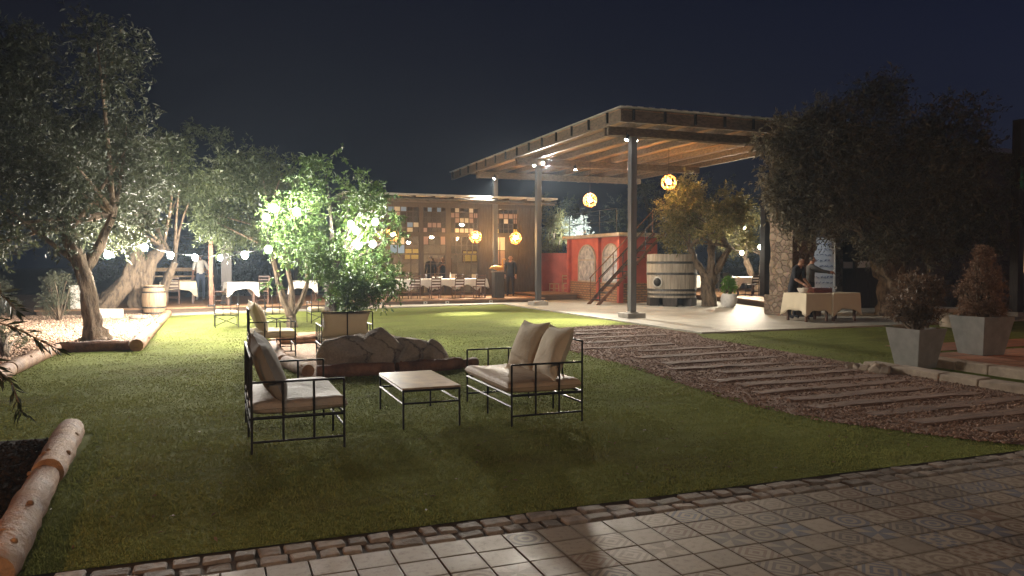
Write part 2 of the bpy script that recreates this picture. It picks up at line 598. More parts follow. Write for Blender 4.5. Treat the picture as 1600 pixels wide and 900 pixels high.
def rockmat(name, c1, c2):
    m, nt, out = newmat(name)
    L = nt.links.new
    tc = N(nt, 'ShaderNodeTexCoord')
    n1 = N(nt, 'ShaderNodeTexNoise', Scale=3.2, Detail=12.0, Roughness=.72); L(tc.outputs['Object'], n1.inputs[0])
    n2 = N(nt, 'ShaderNodeTexNoise', Scale=34.0, Detail=8.0, Roughness=.7); L(tc.outputs['Object'], n2.inputs[0])
    va = N(nt, 'ShaderNodeVectorMath', operation='MULTIPLY_ADD'); va.inputs[1].default_value = (.35, .35, .35)
    L(n1.outputs['Color'], va.inputs[0]); L(tc.outputs['Object'], va.inputs[2])
    vo = N(nt, 'ShaderNodeTexVoronoi', Scale=.8, feature='DISTANCE_TO_EDGE'); L(va.outputs[0], vo.inputs['Vector'])
    cr_ = N(nt, 'ShaderNodeMapRange'); cr_.inputs['From Max'].default_value = .012; L(vo.outputs['Distance'], cr_.inputs['Value'])
    ra = N(nt, 'ShaderNodeValToRGB'); ra.color_ramp.elements[0].position = .33; ra.color_ramp.elements[1].position = .68
    ra.color_ramp.elements[0].color = c4(c2); ra.color_ramp.elements[1].color = c4(c1)
    mxx = N(nt, 'ShaderNodeMath', operation='MULTIPLY_ADD'); mxx.inputs[1].default_value = .45; L(n2.outputs[0], mxx.inputs[0])
    sb_ = N(nt, 'ShaderNodeMath', operation='MULTIPLY'); sb_.inputs[1].default_value = .55; L(n1.outputs[0], sb_.inputs[0]); L(sb_.outputs[0], mxx.inputs[2])
    L(mxx.outputs[0], ra.inputs[0])
    dk_ = N(nt, 'ShaderNodeMix', data_type='RGBA'); dk_.inputs[6].default_value = c4([v * .7 for v in c2]); L(cr_.outputs[0], dk_.inputs[0]); L(ra.outputs[0], dk_.inputs[7])
    b = N(nt, 'ShaderNodeBsdfPrincipled', Roughness=.92); L(dk_.outputs[2], b.inputs['Base Color'])
    h1 = N(nt, 'ShaderNodeMath', operation='MULTIPLY_ADD'); h1.inputs[1].default_value = .2; L(cr_.outputs[0], h1.inputs[0]); L(mxx.outputs[0], h1.inputs[2])
    bp = N(nt, 'ShaderNodeBump', Strength=1.0, Distance=.06); L(h1.outputs[0], bp.inputs['Height']); L(bp.outputs[0], b.inputs['Normal'])
    L(b.outputs[0], out.inputs['Surface'])
    return m
M['rock'] = rockmat('cracked_boulder_rock', (.40, .335, .27), (.19, .155, .125))
M['salmon_rock'] = mat('salmon_rock', (.42, .24, .15), (.22, .12, .08), 2.6, .9, .9, 8, dist=.06, detail=10)
M['stone'] = stonemat('rubble_stone', (.15, .108, .078), (.22, .155, .108), (.27, .20, .142), (.135, .1, .073), 4.2)
M['red'] = mat('red_plaster', (.44, .10, .07), (.32, .07, .05), 2, .85, .3, 25)
M['brick'] = brickmat('warm_brick', (.46, .25, .12), (.36, .17, .08), (.16, .11, .08), 1.0, .26, .095, axes='WALL')
M['concrete'] = mat('concrete', (.36, .33, .29), (.25, .23, .2), 3, .8, .3, 30)
M['kerbstone'] = mat('kerb_stone', (.34, .27, .2), (.2, .155, .115), 4, .9, .6, 18, dist=.02)
M['planter'] = mat('planter_stone', (.21, .198, .178), (.155, .146, .13), 6, .75, .2, 40)
M['vat'] = mat('vat_staves', (.37, .315, .25), (.2, .165, .125), 3, .8, .4, stretch=(7, 7, .4), c3=(.29, .245, .19))
M['barrel'] = mat('barrel_staves', (.40, .28, .17), (.24, .155, .09), 4, .65, .3, stretch=(6, 6, .5))
M['hoop'] = mat('iron_hoop', (.10, .095, .09), (.05, .048, .045), 9, .5, .2, metal=.7)
M['whitepaint'] = mat('white_paint', (.72, .68, .62), (.6, .56, .5), 3, .6, .1)
M['skin'] = mat('skin', (.32, .17, .11), (.28, .145, .095), 8, .5, .05)
M['black'] = mat('black_cloth', (.022, .024, .032), (.014, .015, .02), 8, .9, .2)
M['grey_suit'] = mat('grey_cloth', (.075, .072, .07), (.05, .048, .047), 8, .9, .2)
M['shirt'] = mat('white_shirt', (.72, .68, .62), (.6, .57, .52), 6, .9, .3)
M['jeans'] = mat('blue_jeans', (.06, .08, .13), (.04, .055, .09), 9, .9, .2)
M['hair'] = mat('dark_hair', (.02, .015, .012), (.012, .01, .008), 20, .6, .3)
M['potwhite'] = mat('pale_pot', (.62, .6, .56), (.5, .48, .45), 9, .6, .15)
M['mulch'] = mat('dark_mulch', (.03, .02, .014), (.012, .008, .006), 9, .95, .4, spec=.05)
M['soil'] = mat('soil', (.022, .015, .011), (.01, .007, .005), 12, .95, .8, 30, dist=.03, spec=.04)
M['goose'] = mat('carved_goose', (.55, .28, .07), (.4, .19, .045), 9, .4, .1)
M['boxred'] = mat('mahogany_box', (.16, .04, .025), (.1, .025, .016), 5, .35, .1, stretch=(1, 6, 6))
M['glassware'] = glassmat('glassware', (.95, .95, .95), .03, .25, (.5, .5, .5))
M['paper'] = mat('paper', (.8, .78, .74), (.74, .72, .68), 4, .8, .05)
M['clear'] = glassmat('window_glass', (.85, .86, .86), .04, .22)
M['frost'] = frosted('frosted_pane', (.5, .47, .42))
M['bluepane'] = frosted('blue_pane', (.18, .3, .52))
M['yellowpane'] = frosted('yellow_pane', (.62, .5, .16))
M['greypane'] = frosted('mauve_pane', (.30, .22, .2))
M['arch'] = mat('arch_window_glass', (.46, .47, .50), (.20, .21, .24), 5, .25, .3, 20, c3=(.36, .37, .40))
M['leaf_citrus'] = leafmat('citrus_leaf', (.062, .10, .022), (.02, .045, .012), .22, .5)
M['leaf_olive'] = leafmat('olive_leaf', (.075, .092, .04), (.03, .042, .02), .3, .55)
M['leaf_gold_lit'] = leafmat('golden_lit_olive_leaf', (.23, .20, .08), (.09, .095, .035), .35, .5)  # warm pendant light put into the olive leaf colour
M['leaf_shaded'] = leafmat('shaded_olive_leaf', (.05, .056, .03), (.022, .028, .015), .25, .55)  # darker copy of the olive leaf, shade put into its colour
M['leaf_lit'] = leafmat('lit_olive_leaf', (.17, .145, .092), (.065, .056, .036), .25, .55)  # paler, browner olive leaf with the crown's lighting put into its colour
M['leaf_cone'] = leafmat('brown_conifer_leaf', (.30, .185, .115), (.13, .08, .05), .2, .7)
M['leaf_silver'] = leafmat('silver_leaf', (.34, .36, .30), (.16, .18, .14), .3, .6)
M['leaf_pot'] = leafmat('bright_leaf', (.12, .24, .04), (.06, .15, .02), .4, .5)
M['leaf_shrub'] = leafmat('rosemary_leaf', (.14, .145, .09), (.06, .065, .04), .25, .6)
M['leaf_dry'] = leafmat('dry_leaf', (.19, .125, .08), (.07, .05, .032), .25, .6)
M['leaf_twig'] = leafmat('oleander_leaf', (.035, .042, .02), (.015, .02, .01), .2, .5)
M['plaster_dark'] = mat('dark_render', (.10, .088, .075), (.06, .052, .045), 3, .85, .3, 20)
M['room'] = mat('room_wall', (.2, .165, .135), (.13, .108, .09), 2, .9, .1)
M['bulb'] = emis('white_bulb', (1.0, .95, .86), watts(W_TREE, .065))
M['bulb_deck'] = emis('deck_bulb', (1.0, .92, .80), watts(W_DECK, .065))
M['bulb_right'] = emis('right_bulb', (1.0, .88, .68), watts(W_RIGHT, .065))
M['bulb_warm'] = emis('warm_bulb', (1.0, .55, .18), watts(W_PEND, .085))
M['bulb_inside'] = emis('inside_bulb', (1.0, .68, .36), watts(W_INSIDE, .08))
M['bulb_fill'] = emis('fill_lantern_bulb', (1.0, .45, .16), watts(W_FILL, .06))
M['lens'] = emis('spot_lens', (1.0, .95, .85), 30.0)
M['rattan'] = mat('rattan', (.42, .2, .07), (.26, .11, .035), 14, .6, .2)

# ------------------------------------------------------------------ ground materials
def lawnmat():
    m, nt, out = newmat('lawn_grass')
    L = nt.links.new
    tc = N(nt, 'ShaderNodeTexCoord')
    n1 = N(nt, 'ShaderNodeTexNoise', Scale=0.7, Detail=5.0)
    n2 = N(nt, 'ShaderNodeTexNoise', Scale=70.0, Detail=6.0)
    mp = N(nt, 'ShaderNodeMapping')
    mp.inputs['Scale'].default_value = (.5, 2.0, 1)
    n3 = N(nt, 'ShaderNodeTexNoise', Scale=2.4, Detail=5.0)
    L(tc.outputs['Object'], n1.inputs[0]); L(tc.outputs['Object'], n2.inputs[0])
    L(tc.outputs['Object'], mp.inputs[0]); L(mp.outputs[0], n3.inputs[0])
    ad = N(nt, 'ShaderNodeMath', operation='ADD'); a2 = N(nt, 'ShaderNodeMath', operation='MULTIPLY_ADD'); a2.inputs[1].default_value = .7
    L(n1.outputs[0], ad.inputs[0]); L(n3.outputs[0], ad.inputs[1])
    L(n2.outputs[0], a2.inputs[0]); L(ad.outputs[0], a2.inputs[2])
    cr = N(nt, 'ShaderNodeValToRGB')
    mr = N(nt, 'ShaderNodeMapRange'); mr.inputs['From Min'].default_value = .95; mr.inputs['From Max'].default_value = 1.75
    L(a2.outputs[0], mr.inputs['Value']); L(mr.outputs[0], cr.inputs[0])
    cr.color_ramp.elements[0].color = c4((.095, .10, .034)); cr.color_ramp.elements[1].color = c4((.18, .192, .058))
    e = cr.color_ramp.elements.new(.5); e.color = c4((.125, .145, .034))
    b = N(nt, 'ShaderNodeBsdfPrincipled', Roughness=.95); b.inputs['Specular IOR Level'].default_value = .03
    pt = N(nt, 'ShaderNodeTexNoise', Scale=.55, Detail=9.0, Roughness=.72); L(tc.outputs['Object'], pt.inputs[0])
    pr = N(nt, 'ShaderNodeMapRange'); pr.inputs['From Min'].default_value = .52; pr.inputs['From Max'].default_value = .74; pr.inputs['To Max'].default_value = .75
    L(pt.outputs[0], pr.inputs['Value'])
    pm_ = N(nt, 'ShaderNodeMix', data_type='RGBA'); L(pr.outputs[0], pm_.inputs[0]); L(cr.outputs[0], pm_.inputs[6]); pm_.inputs[7].default_value = c4((.10, .085, .04))
    L(pm_.outputs[2], b.inputs['Base Color'])
    bp = N(nt, 'ShaderNodeBump', Strength=.6, Distance=.03)
    L(a2.outputs[0], bp.inputs['Height']); L(bp.outputs[0], b.inputs['Normal'])
    L(b.outputs[0], out.inputs['Surface'])
    return m

def bladematerial():
    m, nt, out = newmat('grass_blades')
    L = nt.links.new
    ge = N(nt, 'ShaderNodeNewGeometry')
    tc = N(nt, 'ShaderNodeTexCoord')
    n1 = N(nt, 'ShaderNodeTexNoise', Scale=1.1, Detail=5.0)
    L(tc.outputs['Object'], n1.inputs[0])
    ad = N(nt, 'ShaderNodeMath', operation='MULTIPLY_ADD'); ad.inputs[1].default_value = .5
    L(ge.outputs['Random Per Island'], ad.inputs[0]); L(n1.outputs[0], ad.inputs[2])
    cr = N(nt, 'ShaderNodeValToRGB')
    cr.color_ramp.elements[0].position = .3; cr.color_ramp.elements[1].position = 1.0
    cr.color_ramp.elements[0].color = c4((.10, .104, .036)); cr.color_ramp.elements[1].color = c4((.19, .20, .062))
    L(ad.outputs[0], cr.inputs[0])
    b = N(nt, 'ShaderNodeBsdfPrincipled', Roughness=.9); b.inputs['Specular IOR Level'].default_value = .03
    pt = N(nt, 'ShaderNodeTexNoise', Scale=.55, Detail=9.0, Roughness=.72); L(tc.outputs['Object'], pt.inputs[0])
    pr = N(nt, 'ShaderNodeMapRange'); pr.inputs['From Min'].default_value = .52; pr.inputs['From Max'].default_value = .74; pr.inputs['To Max'].default_value = .75
    L(pt.outputs[0], pr.inputs['Value'])
    pm_ = N(nt, 'ShaderNodeMix', data_type='RGBA'); L(pr.outputs[0], pm_.inputs[0]); L(cr.outputs[0], pm_.inputs[6]); pm_.inputs[7].default_value = c4((.13, .11, .05))
    L(pm_.outputs[2], b.inputs['Base Color'])
    t = N(nt, 'ShaderNodeBsdfTranslucent'); L(pm_.outputs[2], t.inputs['Color'])
    mx = N(nt, 'ShaderNodeMixShader', Fac=.3); L(b.outputs[0], mx.inputs[1]); L(t.outputs[0], mx.inputs[2])
    L(mx.outputs[0], out.inputs['Surface'])
    return m

TILE = 0.22
def tilemat():
    """cement tiles: each tile draws one of several ornaments or stays plain"""
    m, nt, out = newmat('cement_tile')
    L = nt.links.new
    tc = N(nt, 'ShaderNodeTexCoord')
    sp = N(nt, 'ShaderNodeSeparateXYZ'); L(tc.outputs['Object'], sp.inputs[0])
    def mth(op, a, b=None, c=None):
        n = N(nt, 'ShaderNodeMath', operation=op)
        for i, v in enumerate((a, b, c)):
            if v is None: continue
            if isinstance(v, (int, float)): n.inputs[i].default_value = v
            else: L(v, n.inputs[i])
        return n.outputs[0]
    X, Y = sp.outputs[0], sp.outputs[1]
    u = mth('DIVIDE', X, TILE); v = mth('DIVIDE', Y, TILE)
    fu, fv = mth('FLOOR', u), mth('FLOOR', v)
    pu = mth('ABSOLUTE', mth('SUBTRACT', mth('SUBTRACT', u, fu), .5))
    pv = mth('ABSOLUTE', mth('SUBTRACT', mth('SUBTRACT', v, fv), .5))
    cb = N(nt, 'ShaderNodeCombineXYZ'); L(fu, cb.inputs[0]); L(fv, cb.inputs[1])
    wn_ = N(nt, 'ShaderNodeTexWhiteNoise', noise_dimensions='3D'); L(cb.outputs[0], wn_.inputs['Vector'])
    sc_ = N(nt, 'ShaderNodeSeparateColor'); L(wn_.outputs['Color'], sc_.inputs[0])
    r1, r2, r3 = sc_.outputs[0], sc_.outputs[1], sc_.outputs[2]
    dia = mth('ADD', pu, pv)
    rad = mth('SQRT', mth('ADD', mth('MULTIPLY', pu, pu), mth('MULTIPLY', pv, pv)))
    mx_ = mth('MAXIMUM', pu, pv); mn_ = mth('MINIMUM', pu, pv)
    k1 = mth('GREATER_THAN', mth('SINE', mth('MULTIPLY', dia, 26.0)), .1)
    k2 = mth('GREATER_THAN', mth('SINE', mth('MULTIPLY', rad, 30.0)), .0)
    k3 = mth('GREATER_THAN', mth('MULTIPLY', mth('SINE', mth('MULTIPLY', pu, 19.0)), mth('SINE', mth('MULTIPLY', pv, 19.0))), .15)
    k4 = mth('LESS_THAN', mth('SUBTRACT', mn_, mth('MULTIPLY', mx_, .45)), .02)
    def pick(a, b, t):  # t ? a : b
        n = N(nt, 'ShaderNodeMix', data_type='FLOAT'); L(t, n.inputs[0]); L(b, n.inputs[2]); L(a, n.inputs[3]); return n.outputs[0]
    pat = pick(k1, k2, mth('LESS_THAN', r1, .3))
    pat = pick(k3, pat, mth('GREATER_THAN', r1, .55))
    pat = pick(k4, pat, mth('GREATER_THAN', r1, .8))
    # ornate tiles are laid to the right, plain ones to the left
    chance = N(nt, 'ShaderNodeMapRange'); chance.inputs['From Min'].default_value = 1.2; chance.inputs['From Max'].default_value = 3.2
    chance.inputs['To Min'].default_value = .16; chance.inputs['To Max'].default_value = .97
    L(mth('ADD', fu, mth('MULTIPLY', fv, -.25)), chance.inputs['Value'])
    chance.inputs['From Min'].default_value = 1.0; chance.inputs['From Max'].default_value = 11.0
    orn = mth('LESS_THAN', r2, chance.outputs[0])
    nz = N(nt, 'ShaderNodeTexNoise', Scale=26.0, Detail=8.0, Roughness=.7); L(tc.outputs['Object'], nz.inputs[0])
    n2 = N(nt, 'ShaderNodeTexNoise', Scale=5.0, Detail=5.0); L(tc.outputs['Object'], n2.inputs[0])
    worn = mth('GREATER_THAN', mth('ADD', nz.outputs[0], mth('MULTIPLY', r3, .12)), .40)
    amt = mth('MULTIPLY', mth('MULTIPLY', pat, orn), mth('MULTIPLY_ADD', worn, .6, .16))
    base = N(nt, 'ShaderNodeValToRGB')
    base.color_ramp.elements[0].color = c4((.15, .12, .095)); base.color_ramp.elements[1].color = c4((.29, .245, .195))
    L(mth('MULTIPLY_ADD', r3, .5, mth('MULTIPLY', n2.outputs[0], .6)), base.inputs[0])
    ink = N(nt, 'ShaderNodeValToRGB')
    ink.color_ramp.interpolation = 'CONSTANT'
    ink.color_ramp.elements[0].color = c4((.07, .06, .06)); ink.color_ramp.elements[1].position = .35
    ink.color_ramp.elements[1].color = c4((.13, .075, .05))
    for p, c in ((.6, (.07, .085, .13)), (.8, (.16, .12, .09))):
        e = ink.color_ramp.elements.new(p); e.color = c4(c)
    L(r3, ink.inputs[0])
    mx = N(nt, 'ShaderNodeMix', data_type='RGBA'); L(amt, mx.inputs[0]); L(base.outputs[0], mx.inputs[6]); L(ink.outputs[0], mx.inputs[7])
    st = N(nt, 'ShaderNodeValToRGB'); st.color_ramp.elements[0].position = .28; st.color_ramp.elements[1].position = .5
    st.color_ramp.elements[0].color = c4((.5, .42, .36)); st.color_ramp.elements[1].color = c4((1, 1, 1))
    L(nz.outputs[0], st.inputs[0])
    ml = N(nt, 'ShaderNodeMix', data_type='RGBA', blend_type='MULTIPLY'); ml.inputs[0].default_value = .8
    L(mx.outputs[2], ml.inputs[6]); L(st.outputs[0], ml.inputs[7])
    ed = N(nt, 'ShaderNodeMapRange'); ed.inputs['From Min'].default_value = .40; ed.inputs['From Max'].default_value = .53
    L(mth('ADD', mx_, mth('MULTIPLY_ADD', nz.outputs[0], .14, -.07)), ed.inputs['Value'])
    dm = N(nt, 'ShaderNodeMix', data_type='RGBA'); L(ed.outputs[0], dm.inputs[0]); L(ml.outputs[2], dm.inputs[6]); dm.inputs[7].default_value = c4((.10, .078, .06))
    b = N(nt, 'ShaderNodeBsdfPrincipled'); L(dm.outputs[2], b.inputs['Base Color'])
    b.inputs['Specular IOR Level'].default_value = .28
    ro = N(nt, 'ShaderNodeMapRange'); ro.inputs['To Min'].default_value = .38; ro.inputs['To Max'].default_value = .78
    L(n2.outputs[0], ro.inputs['Value']); L(ro.outputs[0], b.inputs['Roughness'])
    bp = N(nt, 'ShaderNodeBump', Strength=.25, Distance=.004); L(nz.outputs[0], bp.inputs['Height']); L(bp.outputs[0], b.inputs['Normal'])
    L(b.outputs[0], out.inputs['Surface'])
    return m

def slabmat():
    m, nt, out = newmat('patio_concrete')
    L = nt.links.new
    tc = N(nt, 'ShaderNodeTexCoord')
    n1 = N(nt, 'ShaderNodeTexNoise', Scale=1.1, Detail=8.0, Roughness=.65); L(tc.outputs['Object'], n1.inputs[0])
    n2 = N(nt, 'ShaderNodeTexNoise', Scale=25.0, Detail=6.0); L(tc.outputs['Object'], n2.inputs[0])
    br = N(nt, 'ShaderNodeTexBrick', Scale=1.0); br.offset = 0.0
    br.inputs['Brick Width'].default_value = 1.5; br.inputs['Row Height'].default_value = 1.5; br.inputs['Mortar Size'].default_value = .008
    br.inputs['Color1'].default_value = (1, 1, 1, 1); br.inputs['Color2'].default_value = (.86, .86, .86, 1); br.inputs['Mortar'].default_value = (.45, .45, .45, 1)
    L(tc.outputs['Object'], br.inputs['Vector'])
    cr = N(nt, 'ShaderNodeValToRGB'); cr.color_ramp.elements[0].position = .32; cr.color_ramp.elements[1].position = .7
    cr.color_ramp.elements[0].color = c4((.22, .2, .165)); cr.color_ramp.elements[1].color = c4((.42, .39, .33)); L(n1.outputs[0], cr.inputs[0])
    ml = N(nt, 'ShaderNodeMix', data_type='RGBA', blend_type='MULTIPLY'); ml.inputs[0].default_value = 1
    L(cr.outputs[0], ml.inputs[6]); L(br.outputs['Color'], ml.inputs[7])
    b = N(nt, 'ShaderNodeBsdfPrincipled'); L(ml.outputs[2], b.inputs['Base Color'])
    ro = N(nt, 'ShaderNodeMapRange'); ro.inputs['To Min'].default_value = .38; ro.inputs['To Max'].default_value = .7
    L(n1.outputs[0], ro.inputs['Value']); L(ro.outputs[0], b.inputs['Roughness'])
    bp = N(nt, 'ShaderNodeBump', Strength=.25, Distance=.01); L(n2.outputs[0], bp.inputs['Height']); L(bp.outputs[0], b.inputs['Normal'])
    L(b.outputs[0], out.inputs['Surface'])
    return m

M['lawn'] = lawnmat()
M['blade'] = bladematerial()
M['tile'] = tilemat()
M['slab'] = slabmat()
M['earth'] = mat('dry_earth', (.13, .08, .05), (.07, .045, .03), 1.5, .95, .6, 20, dist=.03)
M['pinkgravel'] = mat('pink_gravel', (.44, .29, .20), (.24, .15, .10), 30, .95, 1.0, 60, dist=.03, detail=8)
M['pathgravel'] = mat('path_gravel', (.24, .135, .09), (.12, .066, .044), 26, .95, 1.0, 60, dist=.03, detail=8)
M['pebble'] = mat('pebbles', (.24, .14, .095), (.13, .074, .05), 5, .9, .2, island=.5)
M['pebblepink'] = mat('pink_pebbles', (.50, .34, .24), (.30, .2, .14), 5, .9, .2, island=.5)
M['cobble'] = mat('granite_cobble', (.21, .17, .138), (.10, .08, .066), 9, .8, .8, 30, dist=.015, island=.4)
M['grout'] = mat('dark_grout', (.07, .052, .042), (.04, .03, .025), 20, .95, .5)
M['terracotta'] = brickmat('terracotta_paving', (.40, .17, .085), (.30, .12, .06), (.12, .07, .05), 1.0, .4, .4, axes='XY', mort=.012, dirt=.5, bump=.3)

def struct(name, mb, m, **kw):
    o = mb.build(name, m, **kw)
    o['kind'] = 'structure'
    return o

def sheet(name, poly, z, m, th=None):
    mb = MB()
    if th:
        mb.prism(poly, z - th, z)
    else:
        mb.add([(x, y, z) for x, y in poly], [tuple(range(len(poly)))])
    return struct(name, mb, m)

# ------------------------------------------------------------------ setting: ground, lawn, paving
rng = random.Random(7)
sheet('ground', [(-250, -250), (250, -250), (250, 250), (-250, 250)], -.06, M['earth'])
LAWN = [(-3.2, 4.50), (21, 4.50), (21, 14.5), (10.14, 14.5), (10.14, 27.3), (4.6, 26.35), (-1.36, 25.2), (-1.36, 15.6), (-3.2, 15.6)]
sheet('lawn', LAWN, 0.0, M['lawn'])
PATH_L = [(6.6, 4.62), (6.15, 5.3), (5.75, 6.1), (5.62, 7.0), (5.72, 8.2), (5.95, 10.1), (6.02, 12.3), (6.2, 14.0), (6.75, 15.7), (7.6, 16.8), (8.7, 17.3)]
PATH_R = [(10.05, 17.2), (10.05, 14.6), (9.62, 13.7), (9.5, 11.5), (9.36, 8.7), (9.1, 8.4), (9.05, 4.62)]
g0 = []
for a, b in zip(PATH_L, PATH_L[1:]):                     # ragged edge
    for i in range(6):
        t = i / 6
        g0.append((a[0] + (b[0] - a[0]) * t + rng.uniform(-.09, .09), a[1] + (b[1] - a[1]) * t))
PATH = g0 + PATH_R
sheet('gravel_path', PATH, .006, M['pathgravel'])
sheet('patio_slab', [(-1.36, 25.2), (4.6, 26.35), (10.14, 27.3), (10.14, 14.5), (24, 14.5), (24, 20.6), (40, 20.6), (40, 44), (-1.36, 44)], .035, M['slab'], .09)
sheet('gravel_ground', [(-1.36, 15.6), (-1.36, 44), (-14, 44), (-14, 8.2), (-2.75, 8.2), (-2.75, 15.6)], .015, M['pinkgravel'])
sheet('soil_ground', [(-1.12, -1), (-1.28, 7.9), (-9, 8.1), (-9, -1)], .02, M['soil'])
sheet('terracotta_pavement', [(10.5, -4), (24, -4), (24, 9.2), (10.5, 9.2)], .12, M['terracotta'], .16)
sheet('terracotta_path', [(11.9, 10.1), (24, 10.1), (24, 11.1), (11.9, 11.1)], .01, M['terracotta'])

# tiled terrace the photograph is taken from: real tiles on a bed of grout
sheet('pavement_bed', [(-2.2, -6), (14, -6), (14, 4.56), (-2.2, 4.56)], -.012, M['grout'])
tl = MB()
ny = 4.26 / TILE
for i in range(-8, 60):
    for j in range(-4, 19):
        x, y = (i + .5) * TILE, (j + .5) * TILE
        if x > 10.4: continue
        tl.box((x, y, -.004 + rng.uniform(-.0012, .0012)), (TILE - .009, TILE - .009, .02), (rng.uniform(-.009, .009), rng.uniform(-.009, .009), 0))
struct('tiled_pavement', tl, M['tile'], bevel=.0022)
cbm = MB()
for row, (y, d) in enumerate(((4.262, .13), (4.405, .13))):
    x = -1.15 + row * .06
    while x < 10.4:
        w = rng.uniform(.11, .2)
        cbm.box((x + w / 2, y + rng.uniform(-.008, .008), -.021 + rng.uniform(-.006, .008)), (w - rng.uniform(.012, .028), d - rng.uniform(.012, .03), .05),
                (rng.uniform(-.04, .04), rng.uniform(-.04, .04), rng.uniform(-.06, .06)), jit=.007, rng=rng)
        x += w
for i in range(len(cbm.v)):
    cbm.v[i] = (cbm.v[i][0], cbm.v[i][1] + .005, cbm.v[i][2])
struct('cobble_kerb', cbm, M['cobble'], bevel=.012)
kb = MB()
y = 4.9
while y < 8.6:
    w = rng.uniform(.5, .9)
    kb.box((9.22, y + w / 2, .045), (.28, w - .02, .11), (0, 0, rng.uniform(-.02, .02)), jit=.012, rng=rng); y += w
y = 2.0
while y < 9.2:
    w = rng.uniform(.45, .8)
    kb.box((10.36, y + w / 2, .06), (.26, w - .015, .15), (0, 0, rng.uniform(-.015, .015)), jit=.01, rng=rng); y += w
for k in range(26):
    kb.box((rng.uniform(8.9, 9.15), rng.uniform(8.3, 9.0) - .004 * k, .02), (rng.uniform(.06, .16),) * 3, (rng.random(), rng.random(), rng.random()), jit=.02, rng=rng)
struct('stone_kerb', kb, M['kerbstone'], bevel=.02)

def inside(poly, x, y):
    c = np.zeros(len(x), bool)
    n = len(poly)
    for i in range(n):
        (x1, y1), (x2, y2) = poly[i], poly[(i + 1) % n]
        k = ((y1 > y) != (y2 > y)) & (x < (x2 - x1) * (y - y1) / (y2 - y1 + 1e-12) + x1)
        c ^= k
    return c

gr = np.random.default_rng(3)
def grass(n):
    d = 4.2 * (25.0 / 4.2) ** gr.random(n)
    a = R(21.06) + gr.uniform(-R(37), R(37), n)
    x, y = d * np.sin(a), d * np.cos(a)
    ok = inside(LAWN, x, y) & ~inside(PATH, x, y) & ~((x < -1.08) & (y < 8.05)) & ~((x > 8.95) & (y < 9.2)) & (y > 4.50)
    x, y, d = x[ok], y[ok], d[ok]
    n = len(x)
    h = gr.uniform(.008, .022, n) * np.clip((24 - d) / 13, .12, 1) * (.75 + .35 * np.sin(x * 3.1 + 2 * np.sin(y * 1.7)) * np.sin(y * 2.3 + 1.3 * np.sin(x * 2.1)) + .35 * gr.random(n) ** 3)
    w = gr.uniform(.003, .006, n) * np.clip(d / 6, 1, 2.2)
    th = gr.uniform(0, 2 * np.pi, n)
    lean = gr.uniform(0, .8, n) * h
    la = gr.uniform(0, 2 * np.pi, n)
    b = np.stack([x, y, np.zeros(n)], 1)
    s = np.stack([np.cos(th) * w, np.sin(th) * w, np.zeros(n)], 1)
    tip = b + np.stack([np.cos(la) * lean, np.sin(la) * lean, h], 1)
    v = np.stack([b - s, b + s, tip], 1).reshape(-1, 3)
    o = np_mesh('grass', v, np.arange(n * 3).reshape(-1, 3), M['blade'])
    tag(o, 'short mown green grass blades of the lawn', 'grass', kind='stuff')
grass(330000)

def pebbles(name, label, n, fn, m, smin, smax, z=.0):
    x, y = fn(n)
    n = len(x)
    s = gr.uniform(smin, smax, n)
    oc = np.array([(1, 0, 0), (0, 1, 0), (-1, 0, 0), (0, -1, 0), (0, 0, .7), (0, 0, -.5)], float)
    v = oc[None] * (s[:, None] * gr.uniform(.7, 1.3, (n, 1)))[:, :, None] + gr.normal(size=(n, 6, 3)) * s[:, None, None] * .15
    v += np.stack([x, y, np.full(n, z) + s * .3], 1)[:, None]
    t = np.array([(0, 1, 4), (1, 2, 4), (2, 3, 4), (3, 0, 4), (1, 0, 5), (2, 1, 5), (3, 2, 5), (0, 3, 5)])
    f = (t[None] + (np.arange(n) * 6)[:, None, None]).reshape(-1, 3)
    tag(np_mesh(name, v.reshape(-1, 3), f, m), label, 'gravel', kind='stuff')

def on_path(n):
    y = 4.7 + 12.5 * gr.random(n) ** 1.5
    x = gr.uniform(5.5, 10, n)
    k = inside([(p[0] + (.12 if p[0] > 8 else -.12), p[1]) for p in PATH_L] + PATH_R, x, y)
    return x[k], y[k]
pebbles('gravel', 'loose pinkish brown gravel between the sleepers of the path', 34000, on_path, M['pebble'], .006, .019, .008)
def on_bed(n):
    x = gr.uniform(-6.5, -1.5, n); y = gr.uniform(12.5, 26.5, n)
    k = (x < -2.8) | (y > 15.8)
    return x[k], y[k]
pebbles('gravel', 'pale pink gravel under the olive trees', 26000, on_bed, M['pebblepink'], .012, .035, .015)

def on_soil(n):
    x = gr.uniform(-3.5, -1.25, n); y = gr.uniform(3.5, 7.8, n)
    return x, y
pebbles('mulch_gravel', 'dark mulch chips in the bed behind the peeled logs', 9000, on_soil, M['mulch'], .01, .03, .02)

